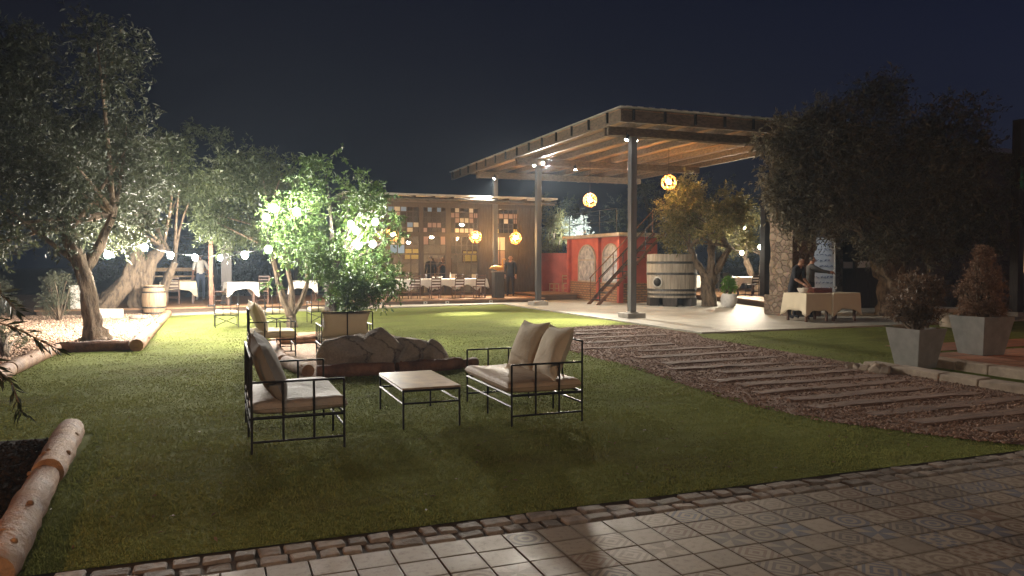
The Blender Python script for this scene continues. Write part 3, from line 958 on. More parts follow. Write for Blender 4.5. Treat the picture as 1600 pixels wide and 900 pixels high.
# sleepers across the path
sl = [(13.62, 6.75, 7.9), (12.75, 6.2, 8.3), (12.0, 7.0, 8.9), (11.2, 6.5, 9.1), (10.4, 6.5, 8.85), (9.75, 6.3, 9.1), (9.2, 6.75, 9.1), (8.65, 6.2, 8.8), (8.15, 6.3, 8.85),
      (7.65, 6.1, 8.6), (7.15, 6.15, 8.7), (6.65, 6.05, 8.65), (6.15, 6.3, 8.85), (5.65, 6.4, 8.8), (5.15, 6.7, 8.9), (14.5, 7.0, 9.2), (15.3, 7.1, 9.3), (16.1, 7.6, 9.6)]
def ordinal(i):
    w = ['nearest', 'second', 'third', 'fourth', 'fifth', 'sixth', 'seventh', 'eighth', 'ninth', 'tenth', 'eleventh', 'twelfth', 'thirteenth', 'fourteenth', 'fifteenth', 'sixteenth', 'seventeenth', 'eighteenth']
    return w[i]
for i, (y, x0, x1) in enumerate(sorted(sl)):
    mb = MB()
    n = 9
    for k in range(n):
        a, b = x0 + (x1 - x0) * k / n, x0 + (x1 - x0) * (k + 1) / n
    xs = [x0 + (x1 - x0) * k / n for k in range(n + 1)]
    vs, fs = [], []
    for k, x in enumerate(xs):
        for dy, z in ((-.12, -.05), (.12, -.05), (.115, .021), (-.115, .021)):
            vs.append((x - (x0 + x1) / 2 + rng.uniform(-.03, .03), dy + rng.uniform(-.026, .026), z + rng.uniform(-.009, .009)))
    for k in range(n):
        for j in range(4):
            q = (j + 1) % 4
            fs.append((k * 4 + j, (k + 1) * 4 + j, (k + 1) * 4 + q, k * 4 + q))
    fs += [(0, 1, 2, 3), (n * 4 + 3, n * 4 + 2, n * 4 + 1, n * 4)]
    mb.add(vs, fs)
    o = mb.build('path_sleeper', M['sleeper'], loc=((x0 + x1) / 2, y, 0), bevel=.012)
    o.rotation_euler = (0, rng.uniform(-.008, .008), rng.uniform(-.05, .07) + .03)
    lab = ('weathered timber sleeper nearest to the tiled terrace in the gravel path' if i == 0 else
           'weathered timber sleeper farthest up the gravel path, beside the concrete patio' if i == len(sl) - 1 else
           '%s weathered timber sleeper in the gravel path counting from the tiled terrace' % ordinal(i))
    tag(o, lab, 'sleeper', 'timber sleepers set across the gravel path')

# ------------------------------------------------------------------ log edging
def log(a, b, r, label, m, r2=None, name='edging_log'):
    a, b = Vector(a), Vector(b)
    c = (a + b) / 2
    n = max(6, int((b - a).length / .12))
    pts = [a.lerp(b, i / n) - c for i in range(n + 1)]
    r2 = r2 or r
    rad = [(r + (r2 - r) * i / n) * (1 + rng.uniform(-.05, .05)) for i in range(n + 1)]
    rad[0] *= .9; rad[-1] *= .9
    pts2 = [pts[0]] + [p + Vector((0, 0, rng.uniform(-.008, .008))) for p in pts[1:-1]] + [pts[-1]]
    mb = MB().tube(pts2, rad, 16, wob=.025, rng=rng)
    for k in range(int((b - a).length * 2.5)):                       # knots
        t = rng.random(); an = rng.uniform(.3, 2.8)
        ax = (b - a).normalized(); s = ax.cross(Vector((0, 0, 1))).normalized()
        mb.ball(pts[0].lerp(pts[-1], t) + (s * math.cos(an) + Vector((0, 0, 1)) * math.sin(an)) * r * .93, r * .2, 8, 5)
    o = mb.build(name, m, smooth=True, loc=c)
    return tag(o, label, 'log', 'logs edging the beds')
log((-1.02, 4.3, .10), (-1.14, 6.15, .09), .103, 'peeled log edging the dark bed, nearest to the tiled terrace', M['log'], .10)
log((-1.13, 6.2, .11), (-1.24, 7.86, .09), .11, 'peeled log with knots at the dark bed, its end standing clear on the lawn', M['log'], .115)
log((-2.72, 8.6, .09), (-2.74, 12.6, .09), .11, 'long pale log on the lawn edge running out of the picture at left', M['log'])
log((-2.74, 12.65, .09), (-2.66, 15.5, .09), .11, 'pale log below the oleander twig, ending at the gravel bed corner', M['log'])
log((-2.6, 15.6, .085), (-1.5, 15.56, .085), .10, 'short brown log lying across the front of the big olive tree', M['redlog'])
log((-1.36, 15.3, .10), (-1.37, 20.4, .09), .13, 'thick round log along the gravel bed, its sawn end at the bed corner', M['log'], .11)
log((-1.37, 20.5, .09), (-1.36, 25.1, .09), .11, 'log along the gravel bed leading up to the wine barrel', M['log'])
log((1.28, 10.86, .085), (2.35, 10.8, .085), .095, 'red brown log in front of the boulder, its left half', M['redlog'])
log((2.4, 10.8, .085), (3.42, 11.02, .085), .095, 'red brown log in front of the boulder, its right half', M['redlog'])
log((.98, 12.2, .085), (1.18, 10.98, .085), .10, 'pale log end pointing at the camera left of the boulder', M['log'])
log((3.5, 11.05, .06), (3.72, 11.25, .06), .08, 'short stub of log at the right tip of the boulder bed', M['redlog'])
log((.95, 12.4, .08), (1.0, 15.3, .08), .09, 'log on the left side of the citrus tree bed', M['log'])
log((1.02, 15.5, .085), (2.9, 15.6, .085), .095, 'log lit orange behind the small armchairs at the citrus tree', M['log'])
sheet('soil_bed_ground', [(1.05, 10.9), (3.6, 11.05), (3.6, 17.6), (2.9, 18.2), (1.05, 17.8)], .012, M['pinkgravel'])

# ------------------------------------------------------------------ large structures
def wpart(name, mb, m, root, **kw):
    """a part modelled in world coordinates, hung under its thing (which has no rotation)"""
    top = root if root.parent is None else root.parent
    o = mb.build(name, m, root, **kw)
    o.location = -root.location if root.parent is None else (0, 0, 0)
    return o

# timber decks
def deck(label, poly, z, face):
    c = poly[0]
    t = thing('timber_deck', label, 'deck', (c[0], c[1], 0))
    wpart('deck_boards', MB().prism(poly, z - .05, z), M['deckboard'], t)
    ins = Vector((sum(p[0] for p in poly) / len(poly), sum(p[1] for p in poly) / len(poly), 0))
    p2 = [tuple((Vector((x, y, 0)).lerp(ins, .012)).xy) for x, y in poly]
    wpart('deck_skirt', MB().prism(p2, .0, z - .055), M['darkwood_x'], t)
    return t
deck('raised timber deck with white clothed tables behind the iron chairs', [(-1.25, 26.0), (4.5, 26.9), (4.5, 34), (-5, 34), (-5, 26.0)], .2, 0)
deck('raised timber deck under the long table in front of the restaurant', [(4.6, 28.0), (12.2, 28.0), (12.2, 31.45), (4.6, 31.45)], .2, 0)
deck('low timber platform beside the podium at the restaurant corner', [(12.25, 29.2), (14.2, 29.2), (14.2, 32.2), (12.25, 32.2)], .3, 0)
deck('raised timber deck with dining tables beyond the potted plant', [(17.6, 21.3), (18.7, 24.9), (19.1, 33), (34, 33), (34, 21.3)], .25, 0)

# pergola
pg = thing('pergola', 'tall flat roofed pergola on grey steel posts over the concrete patio', 'pergola', (11, 19.1, 0))
for (x, y, z0) in ((11, 19.1, .035), (11, 25.9, .035), (10.95, 30.4, .2)):
    p = wpart('post', MB().box((x, y, (z0 + 5.16) / 2 + .06), (.19, .19, 5.16 - z0 - .12)), M['steel'], pg, bevel=.01)
    if z0 < .1:
        f = MB().box((x, y, .1), (.58, .58, .15)).box((x, y, .19), (.3, .3, .03))
        wpart('footing', f, M['concrete'], p, bevel=.015)
for y in (19.1, 25.9, 30.4):
    b = MB().box((14.0, y - .11, 5.24), (7.7, .07, .24)).box((14.0, y + .11, 5.24), (7.7, .07, .24))
    wpart('cross_beam', b, M['beam'], pg)
for i in range(9):
    x = 9.95 + i * 1.0
    wpart('rafter', MB().box((x, 25.3, 5.455), (.1, 15.0, .19)), M['beam'], pg)
wpart('edge_beam', MB().box((9.82, 25.25, 5.40), (.07, 15.3, .30)), M['beam'], pg)
wpart('edge_beam', MB().box((13.95, 17.72, 5.40), (8.15, .07, .30)), M['beam'], pg)
bd = MB()
y = 17.7
while y < 32.85:
    bd.box((13.95, y + .07, 5.57 + rng.uniform(-.004, .004)), (8.3, .132, .028)); y += .14
wpart('roof_boards', bd, M['board'], pg)
sh = MB()
n = 50
for i in range(n):                      # corrugated sheet, lapped
    x0, x1 = 9.72 + 8.46 * i / n, 9.72 + 8.46 * (i + 1) / n
    sh.box(((x0 + x1) / 2, 25.25, 5.612 + (.012 if i % 2 else 0)), (x1 - x0 - .002, 15.5, .02))
wpart('roof_sheet', sh, M['zinc'], pg)
b0 = wpart('edge_bracket', MB().box((9.76, 18.3, 5.44), (.05, .06, .28)), M['iron'], pg)
for i in range(1, 14):
    c_ = b0.copy(); col.objects.link(c_); c_.location.y += i * 1.1
b1 = wpart('edge_bracket', MB().box((10.2, 17.66, 5.44), (.06, .05, .28)), M['iron'], pg)
for i in range(1, 9):
    c_ = b1.copy(); col.objects.link(c_); c_.location.x += i * .95

# restaurant
WY = 31.5
rs = thing('restaurant_building', 'dark timber restaurant with patchwork window panes behind the long table', 'restaurant', (8, WY, 0))
rs.scale = (1, 1, .93)
wl = MB()
wl.span((4.9, WY, .2), (13.4, WY + .12, .32))
wl.span((4.9, WY, 2.93), (13.4, WY + .12, 3.06)); wl.span((4.9, WY, 4.24), (13.4, WY + .12, 4.55))
for x0, x1 in ((4.9, 6.1), (7.98, 8.12), (9.14, 9.32), (10.58, 11.3), (12.42, 13.4)):
    wl.span((x0, WY + .002, .32), (x1, WY + .118, 2.93)); wl.span((x0, WY + .002, 3.06), (x1, WY + .118, 4.24))
wl.span((11.85, WY + .003, .32), (12.42, WY + .117, 2.93))
wl.span((4.9, WY + .12, .2), (5.02, 36, 4.55)); wl.span((13.28, WY + .12, .2), (13.4, 36, 4.55))
wpart('wall', wl, M['darkwood'], rs)
wpart('back_wall', MB().span((5.02, 35.9, .2), (13.28, 36.0, 4.5)), M['room'], rs)
wpart('floor', MB().span((4.9, WY + .12, .1), (13.4, 36, .2)), M['deckboard'], rs)
wpart('ceiling', MB().span((5.02, WY + .125, 4.40), (13.28, 35.895, 4.46)), M['room'], rs)
pl_ = MB()
x = 10.6
while x < 13.4:                          # plank cladding of the closed stretches
    if x < 11.24 or x > 12.42:
        pl_.box((x + .065, WY - .018, 2.25), (.12, .03, 4.1 + rng.uniform(-.04, .04)))
    x += .13
wpart('plank_cladding', pl_, M['darkwood'], rs)
PANES = [M['clear'], M['frost'], M['bluepane'], M['yellowpane'], M['greypane']]
def window(x0, x1, z0, z1, cols, rows, wts, r):
    f = MB()
    b = .035
    f.span((x0, WY + .02, z0), (x0 + b, WY + .09, z1)); f.span((x1 - b, WY + .02, z0), (x1, WY + .09, z1))
    f.span((x0 + b, WY + .02, z0), (x1 - b, WY + .09, z0 + b)); f.span((x0 + b, WY + .02, z1 - b), (x1 - b, WY + .09, z1))
    xs = [x0 + (x1 - x0) * i / cols for i in range(cols + 1)]
    zs = [z0 + (z1 - z0) * i / rows for i in range(rows + 1)]
    for x in xs[1:-1]:
        f.span((x - .016, WY + .03, z0 + b), (x + .016, WY + .08, z1 - b))
    for z in zs[1:-1]:
        f.span((x0 + b, WY + .034, z - .016), (x1 - b, WY + .076, z + .016))
    fo = wpart('window', f, M['darkwood'], rs)
    p = MB()
    kinds = [[r.choices(range(5), wts)[0] for j in range(rows)] for i in range((cols + 1) // 2)]
    kinds += kinds[::-1][cols % 2:]          # each window is glazed symmetrically
    for i in range(cols):
        for j in range(rows):
            p.cur = kinds[i][j]
            p.box(((xs[i] + xs[i + 1]) / 2, WY + .055, (zs[j] + zs[j + 1]) / 2), (xs[i + 1] - xs[i] - .026, .008, zs[j + 1] - zs[j] - .026))
    wpart('pane', p, PANES, fo)
    return fo
wr = random.Random(21)
for a, b, c in ((6.1, 7.98, 6), (8.12, 9.14, 4), (9.32, 10.58, 5), (11.3, 12.42, 4)):
    window(a, b, 3.06, 4.24, c + 1, 5, (8, 1.6, .4, .1, 2), wr)
for a, b, c in ((6.1, 7.98, 5), (8.12, 9.14, 3), (9.32, 10.58, 4)):
    window(a, b, .32, 2.1, c, 4, (1, 0, 0, 0, 0) if a == 8.12 else (14, 1.2, .2, .1, .6), wr)
    window(a, b, 2.1, 2.93, c + 1, 2, (6, 2, .5, .15, 1.2), wr)
window(11.3, 11.85, .32, 2.93, 2, 4, (5, 2, .6, .6, 1), wr)
rf = MB()
rf.span((4.6, 30.1, 4.60), (13.7, 36.3, 4.68))
wpart('roof', rf, M['zinc'], rs)
ev = MB()
for x in [5.0 + i * .8 for i in range(11)]:
    ev.span((x, 30.15, 4.47), (x + .09, WY - .01, 4.595))
ev.span((4.7, 30.2, 4.33), (13.6, 30.3, 4.465))
wpart('eave_beam', ev, M['beam'], rs)
wpart('gutter', MB().tube([(4.6, 30.06, 4.50), (13.6, 30.06, 4.46)], .055, 10), M['hoop'], rs, smooth=True)

# kiosk
K = (14.5, 26.0)
ks = thing('red_kiosk', 'small red kiosk with arched windows, brick base and roof terrace', 'kiosk', (K[0], K[1], 0))
wpart('wall', MB().span((14.5, 26, .8), (16.1, 30.6, 2.6)), M['red'], ks)
wpart('brick_base', MB().span((14.44, 25.94, .03), (16.16, 30.66, .8)), M['brick'], ks)
for y in (25.98, 27.72, 30.5):
    wpart('pilaster', MB().box((14.45, y, 1.32), (.2, .17, 2.56)), M['red'], ks, bevel=.01)
wpart('roof_slab', MB().span((14.25, 25.75, 2.604), (16.35, 30.9, 2.74)), M['concrete'], ks, bevel=.015)
def arch(y0, y1, z0, z1):
    cyy = (y0 + y1) / 2; hw = (y1 - y0) / 2; zs = z1 - hw * .8
    def outline(g):
        pts = [(-(hw + g), z0 - g), (hw + g, z0 - g)]
        for i in range(13):
            t = math.pi * i / 12
            pts.append(((hw + g) * math.cos(t), zs + (hw * .8 + g) * math.sin(t)))
        return pts
    fr = MB(); o = outline(.07); q = outline(0)
    n = len(o); vs = []
    for p, x in ((o, 14.44), (q, 14.44), (o, 14.51), (q, 14.51)):
        vs += [(x, cyy + a, z) for a, z in p]
    fs = []
    for i in range(n):
        k = (i + 1) % n
        fs += [(i, k, n + k, n + i), (i, 2 * n + i, 2 * n + k, k), (n + i, n + k, 3 * n + k, 3 * n + i)]
    fr.add(vs, fs)
    fr.span((14.445, y0, zs - .03), (14.49, y1, zs + .03))
    f = wpart('arch_window', fr, M['concrete'], ks)
    gl = MB(); gl.add([(14.47, cyy + a, z) for a, z in q], [tuple(range(n))[::-1]])
    wpart('glass', gl, M['arch'], f)
arch(26.2, 27.4, .86, 2.28); arch(28.15, 29.6, .86, 2.28)
rl = MB()
for y in (26.2, 27.6, 29.0, 30.4):
    rl.bar((14.4, y, 2.74), (14.4, y, 3.68), .018)
for z in (3.2, 3.68):
    rl.bar((14.4, 26.2, z), (14.4, 30.4, z), .016); rl.bar((14.4, 30.4, z), (16.2, 30.4, z), .016)
wpart('roof_railing', rl, M['iron'], ks)

stt = thing('metal_staircase', 'steep open metal stair with handrails climbing to the kiosk roof', 'staircase', (12.9, 25.3, 0))
for y in (24.98, 25.72):
    s_ = MB(); s_.extrude([(12.92, .04), (13.06, .04), (15.8, 2.67), (15.8, 2.74), (15.72, 2.74), (12.92, .07)], y - .02, y + .02)
    wpart('stringer', s_, M['redlog'], stt)
    h = MB()
    for x in (13.05, 14.0, 14.95, 15.7):
        h.bar((x, y, (x - 13) * .96 + .06), (x, y, (x - 13) * .96 + 1.0), .018)
    h.bar((13.0, y, 1.0), (15.75, y, 3.62), .02); h.bar((13.0, y, .55), (15.75, y, 3.17), .014)
    wpart('handrail', h, M['redlog'] if y > 25.5 else M['iron'], stt)
for i in range(10):
    wpart('tread', MB().box((13.2 + i * .27, 25.35, .22 + i * .26), (.24, .7, .035)), M['iron'], stt)

# plain red garden wall
gw = MB().span((13.45, 32.4, .03), (15.6, 32.6, 1.95)).span((13.4, 32.35, 1.95), (15.6, 32.65, 2.03))
tag(gw.build('garden_wall', M['red']), 'low red plastered wall between the restaurant and the kiosk', 'wall')

# stone house on the right
hs_ = thing('stone_house', 'dark rubble stone house behind the big olive tree', 'house', (16.3, 20, 0))
w = MB()
for x0, x1, z0, z1 in ((17.0, 17.7, 0, 5.6), (17.7, 19.2, 2.35, 5.6), (19.2, 19.55, 0, 5.6), (19.55, 21.4, 2.3, 5.6), (21.4, 28.1, 0, 5.6), (28.1, 29.3, 0, 1.2), (28.1, 29.3, 3.2, 5.6), (29.3, 34, 0, 5.6)):
    w.span((x0, 20.0, z0), (x1, 20.5, z1))
wpart('wall', w, M['stone'], hs_)
dd = MB().span((19.55, 20.2, .04), (21.4, 20.28, 2.3))
dr = wpart('door', dd, M['darkwood'], hs_)
lt = MB()
for x0, x1, z0, z1 in ((19.75, 20.15, 1.4, 1.62), (20.4, 20.9, 1.42, 1.66)):
    lt.span((x0, 20.17, z0), (x1, 20.195, z1))
wpart('glass', lt, M['paper'], dr)
wpart('window_frame', MB().span((28.1, 20.05, 1.2), (28.16, 20.2, 3.2)).span((29.24, 20.05, 1.2), (29.3, 20.2, 3.2)).span((28.16, 20.05, 2.15), (29.24, 20.2, 2.22)), M['whitepaint'], hs_)
wpart('window_pane', MB().span((28.16, 20.1, 1.2), (29.24, 20.12, 3.2)), emis('lit_window', (1, .5, .2), .12), hs_)
wpart('roof', MB().span((16.9, 19.8, 5.605), (34.3, 20.7, 5.75)), M['zinc'], hs_)

sp_ = thing('stone_pillar', 'rough stone pillar on a wider base behind the buffet table', 'pillar', (15.95, 18.3, 0))
pm = MB()
nz_, na = 16, 20
vs, fs = [], []
for i in range(nz_ + 1):
    z = .62 + (5.2 - .62) * i / nz_
    for j in range(na):
        side, k = divmod(j, 5)
        u = -1 + 2 * k / 5
        x, y = ((u, -1), (1, u), (-u, 1), (-1, -u))[side]
        r_ = .48 + rng.uniform(-.035, .035)
        vs.append((15.95 + x * r_ * .84, 18.3 + y * r_, z))
for i in range(nz_):
    for j in range(na):
        k = (j + 1) % na
        fs.append((i * na + j, i * na + k, (i + 1) * na + k, (i + 1) * na + j))
fs.append(tuple(nz_ * na + j for j in range(na)))
pm.add(vs, fs)
wpart('shaft', pm, M['stone'], sp_)
wpart('plinth', MB().box((15.95, 18.28, .32), (1.04, 1.25, .6), jit=.03, rng=rng), M['stone'], sp_, bevel=.03)

cl_ = thing('steel_column', 'black steel column standing on the dining deck left of the stone pillar', 'column', (20.3, 24.8, .25))
wpart('shaft', MB().box((20.3, 24.8, 2.7), (.3, .3, 4.86)), M['black'], cl_, bevel=.01)
wpart('base_plate', MB().box((20.3, 24.8, .265), (.5, .5, .03)), M['iron'], cl_)
pl2 = thing('dark_post', 'tall black post at the right edge of the picture', 'post', (21.9, 15.7, 0))
wpart('shaft', MB().box((21.9, 15.7, 2.9), (.26, .26, 5.7)), M['darkwood'], pl2, bevel=.01)
wpart('footing', MB().box((21.9, 15.7, .08), (.5, .5, .14)), M['concrete'], pl2, bevel=.01)
gl_ = thing('green_lamp', 'thin green light strip high on the dark post', 'lamp', (21.9, 15.5, 3.9))
wpart('housing', MB().box((21.98, 15.54, 3.95), (.06, .05, .5)), M['iron'], gl_)
wpart('tube', MB().bar((21.98, 15.50, 3.75), (21.98, 15.50, 4.15), .018), emis('green_light', (.05, .9, .35), .5), gl_)

# ------------------------------------------------------------------ lamps
def lamp_light(name, kind, W, c, parent, loc, size=.05, rot=None, angle=60, blend=.8):
    d = bpy.data.lights.new(name, kind)
    d.energy = W; d.color = c; d.shadow_soft_size = size
    if kind == 'SPOT':
        d.spot_size = R(angle); d.spot_blend = blend
    o = bpy.data.objects.new(name, d); col.objects.link(o)
    o.parent = parent; o.location = loc
    if rot is not None: o.rotation_euler = rot
    return o

def bulb_proto(label, m, loc, r=.065):
    t = thing('string_bulb', label, 'light bulb', loc)
    MB().lathe([(.012, .075), (.02, .07), (.022, .02 + r * .8), (.018, r * .75)][::-1], n=10).build('socket', M['iron'], t, smooth=True)
    MB().ball((0, 0, 0), r, 12, 8, (1, 1, 1.15)).build('glass', m, t, smooth='all')
    return t
def bulbs(pts, m, labels, group, r=.065):
    p = None
    for (x, y, z), lab in zip(pts, labels):
        if p is None:
            p = bulb_proto(lab, m, (x, y, z), r); p['group'] = group
        else:
            dup(p, (x, y, z), 0, lab, group)
def cable(label, pts, sag=.15):
    out = []
    for a, b in zip(pts, pts[1:]):
        a, b = Vector(a), Vector(b)
        for i in range(6):
            t = i / 6
            out.append(a.lerp(b, t) - Vector((0, 0, sag * 4 * t * (1 - t))))
    out.append(Vector(pts[-1]))
    c = out[0].copy()
    o = MB().tube([p - c for p in out], .008, 5).build('light_cable', M['iron'], loc=c)
    tag(o, label, 'cable')
def nth(i, n, what):
    if i == 0: return 'leftmost ' + what
    if i == n - 1: return 'rightmost ' + what
    return ordinal(i) + ' from the left, ' + what

dk = [(-2.18, 18.6, 1.76), (-1.50, 19.1, 1.94), (-1.03, 20.4, 1.77), (-.52, 22.0, 1.73), (.11, 23.6, 1.73), (.82, 25.0, 1.80)]
bulbs(dk, M['bulb_deck'], [nth(i, 6, 'white bulb on the string beside the big olive') for i in range(6)], 'bulbs on the deck string')
cable('black light cable carrying six bulbs from the big olive to the left deck', [(-2.5, 17.3, 2.2)] + [(x, y, z + .075) for x, y, z in dk] + [(1.9, 26.3, 2.0)], .03)
tb = [(1.11, 16.45, 2.71), (.96, 16.4, 2.51), (.55, 16.6, 1.75), (.99, 16.3, 1.86), (1.57, 16.5, 2.65), (2.64, 16.2, 2.39), (2.72, 16.1, 2.26), (2.80, 16.3, 1.96), (3.09, 16.2, 1.99), (3.16, 16.3, 2.46)]
tlab = ['bare bulb at the upper left of the citrus tree, higher of the close pair', 'bare bulb at the upper left of the citrus tree, lower of the close pair',
        'bare bulb hanging lowest on the left outside the citrus crown', 'bare bulb half hidden by leaves under the left pair in the citrus', 'bare bulb inside the bright yellow leaves near the top of the citrus tree',
        'bare bulb of the brightest pair on the right of the citrus tree, upper one', 'bare bulb of the brightest pair on the right of the citrus tree, lower one', 'bare bulb among leaves below the brightest pair in the citrus tree',
        'bare bulb low at the right edge of the citrus crown', 'bare bulb high at the right edge of the citrus crown']
bulbs(tb[:5], M['bulb'], tlab[:5], 'bulbs strung in the citrus tree')
bulbs(tb[5:], emis('dim_bulb', (1.0, .95, .86), watts(13, .065)), tlab[5:], 'bulbs strung in the citrus tree')
cable('black light cable looped through the citrus tree', [(.1, 16.9, 1.9)] + [(x, y, z + .075) for x, y, z in (tb[2], tb[3], tb[1], tb[0], tb[4], tb[5], tb[6], tb[7], tb[8], tb[9])] + [(3.6, 17.2, 2.7)], .04)
rb = [(20.1, 26, 1.99), (21.0, 26, 2.24), (20.2, 26, 2.99)]
bulbs(rb, M['bulb_right'], ['bare bulb lower left of the two glowing over the right hand dining deck', 'bare bulb glowing brightest beside the black steel column', 'small bare bulb high among leaves left of the black steel column'], 'bulbs over the right deck')
cable('black light cable with bulbs over the right hand dining deck', [(18.9, 26, 2.5)] + [(x, y, z + .075) for x, y, z in rb[:2]] + [(23, 26, 2.5)], .08)

def aim(frm, to):
    return (Vector(to) - Vector(frm)).to_track_quat('-Z', 'Y').to_euler()
def spotlight(label, loc, to, W, angle, soft=.03):
    t = thing('spotlight', label, 'spotlight', loc, 0, 'spotlights on the pergola')
    r = aim(loc, to); e = r.to_matrix()
    b = MB(); b.tube([e @ Vector((0, 0, .14)), e @ Vector((0, 0, -.005))], [.05, .055], 12)
    b.build('housing', M['iron'], t, smooth=True)
    b = MB(); b.tube([e @ Vector((0, 0, -.007)), e @ Vector((0, 0, -.022))], [.05, .03], 12)
    b.build('lens', M['lens'], t)
    MB().bar((0, 0, .02), (0, 0, .2), .012).build('bracket', M['iron'], t)
    lamp_light('spot_lamp', 'SPOT', W, (1, .92, .78), t, e @ Vector((0, 0, -.05)), soft, r, angle, .9)
spotlight('white spotlight left of the nearest pergola post top', (10.72, 18.95, 5.02), (8.7, 18.7, 0), W_SPOT * 1.5, 38)
spotlight('white spotlight at the head of the middle pergola post', (11.12, 25.74, 5.2), (4.6, 14.5, 0), W_SPOT * 3.0, 84, .35)
spotlight('white spotlight just left of the middle pergola post head', (10.8, 25.8, 5.12), (7.3, 22.9, 0), W_SPOT * 3.2, 17)
spotlight('small spotlight on the rearmost pergola post by the restaurant', (10.75, 29.95, 5.05), (8.4, 28.9, .6), W_SPOT * 1.3, 80)
spotlight('small spotlight under the middle cross beam between the two front posts', (12.4, 25.7, 5.02), (12.8, 24.6, 0), W_SPOT * .35, 90)
spotlight('small spotlight behind the nearest pergola post aimed at the patio', (11.2, 19.25, 5.05), (14.0, 19.0, 0), W_SPOT * .26, 120)

def pendant(label, loc, top, group):
    t = thing('pendant_lamp', label, 'pendant lamp', loc, 0, group)
    f = MB()
    for k in range(5):
        f.torus((0, 0, 0), .255, .011, (R(90), 0, R(36 * k)), 24, 5)
    for a, b in ((.5, .2), (-.6, .3), (.15, 1.2)):
        f.torus((0, 0, 0), .25, .014, (a, b, 0), 24, 5)
    f.build('rattan_globe', M['rattan'], t, smooth='all')
    MB().bar((0, 0, .12), (0, 0, top - loc[2]), .009).build('cord', M['iron'], t)
    MB().ball((0, 0, .02), .085, 14, 10).build('bulb', M['bulb_warm'], t, smooth='all')
    return t
P0 = pendant('rattan globe pendant glowing left under the pergola beside the silver bush', (12.95, 25.6, 3.90), 5.36, 'rattan globe pendants')
pendant('rattan globe pendant hanging highest, right of the nearest pergola post', (14.36, 22.5, 4.31), 5.55, 'rattan globe pendants')
pendant('rattan globe pendant half behind the citrus leaves under the restaurant eave', (6.56, 30.25, 2.69), 4.06, 'rattan globe pendants')
pendant('rattan globe pendant under the restaurant eave above the right end of the long table', (10.03, 30.25, 2.65), 4.06, 'rattan globe pendants')
pendant('rattan globe pendant at the restaurant corner above the podium', (11.81, 30.25, 2.62), 4.06, 'rattan globe pendants')

for (x, y, z, lab) in ((11.95, 33.0, 3.75, 'warm lamp seen through the small upper window over the podium'), (7.9, 33.2, 2.5, 'yellow lamp inside the restaurant behind the standing diners'),
                       (9.0, 33.4, 2.75, 'bright lamp inside the restaurant at the transom panes'), (10.3, 33.0, 3.3, 'warm lamp inside the restaurant behind the upper right panes'), (5.2, 33.2, 2.9, 'warm lamp inside the restaurant behind the citrus tree')):
    t = thing('ceiling_lamp', lab, 'lamp', (x, y, z), 0, 'lamps inside the restaurant')
    MB().ball((0, 0, 0), .08, 12, 8).build('bulb', M['bulb_inside'], t, smooth='all')
    MB().lathe([(.09, .06), (.16, .0), (.17, .0), (.03, .14)], n=16).build('lamp_shade', M['hoop'], t, smooth=True)
    MB().bar((0, 0, .13), (0, 0, 4.085 - z), .008).build('cord', M['iron'], t)

t = thing('roof_floodlight', 'small cool floodlight on the kiosk roof shining at the silver bush', 'floodlight', (14.75, 29.6, 2.76))
MB().box((0, 0, .03), (.1, .1, .06)).build('base_plate', M['iron'], t)
r_ = aim((14.75, 29.6, 2.9), (16.0, 33.0, 3.1)); e_ = r_.to_matrix()
MB().tube([e_ @ Vector((0, 0, .08)) + Vector((0, 0, .14)), e_ @ Vector((0, 0, -.03)) + Vector((0, 0, .14))], [.05, .07], 12).build('housing', M['whitepaint'], t, smooth=True)
lamp_light('flood_lamp', 'SPOT', 650, (.85, .93, 1), t, e_ @ Vector((0, 0, -.06)) + Vector((0, 0, .14)), .04, r_, 50, .7)

def lantern(label, loc, m=None):  # unseen lanterns, added as fill light for the foreground
    t = thing('fill_lantern', label, 'lantern', loc)
    MB().lathe([(.13, 0), (.13, .04), (.04, .07), (.035, 2.2), (.06, 2.24)], n=14).build('post', M['iron'], t, smooth=True)
    f = MB()
    for x in (-.1, .1):
        for y in (-.1, .1): f.bar((x, y, 2.25), (x * 1.2, y * 1.2, 2.58), .01)
    f.box((0, 0, 2.25), (.22, .22, .02)); f.box((0, 0, 2.6), (.3, .3, .03)).box((0, 0, 2.66), (.16, .16, .09), taper=.3)
    f.build('lantern_head', M['iron'], t)
    MB().ball((0, 0, 2.4), .06, 12, 8).build('bulb', m or M['bulb_fill'], t, smooth='all')
lantern('added fill lantern on an iron post at the terracotta terrace, unseen beyond the right edge', (16.4, 7.0, .12))
lantern('added fill lantern on an iron post left of the tiled terrace, unseen beside the dark bed', (-3.4, 2.6, 0))

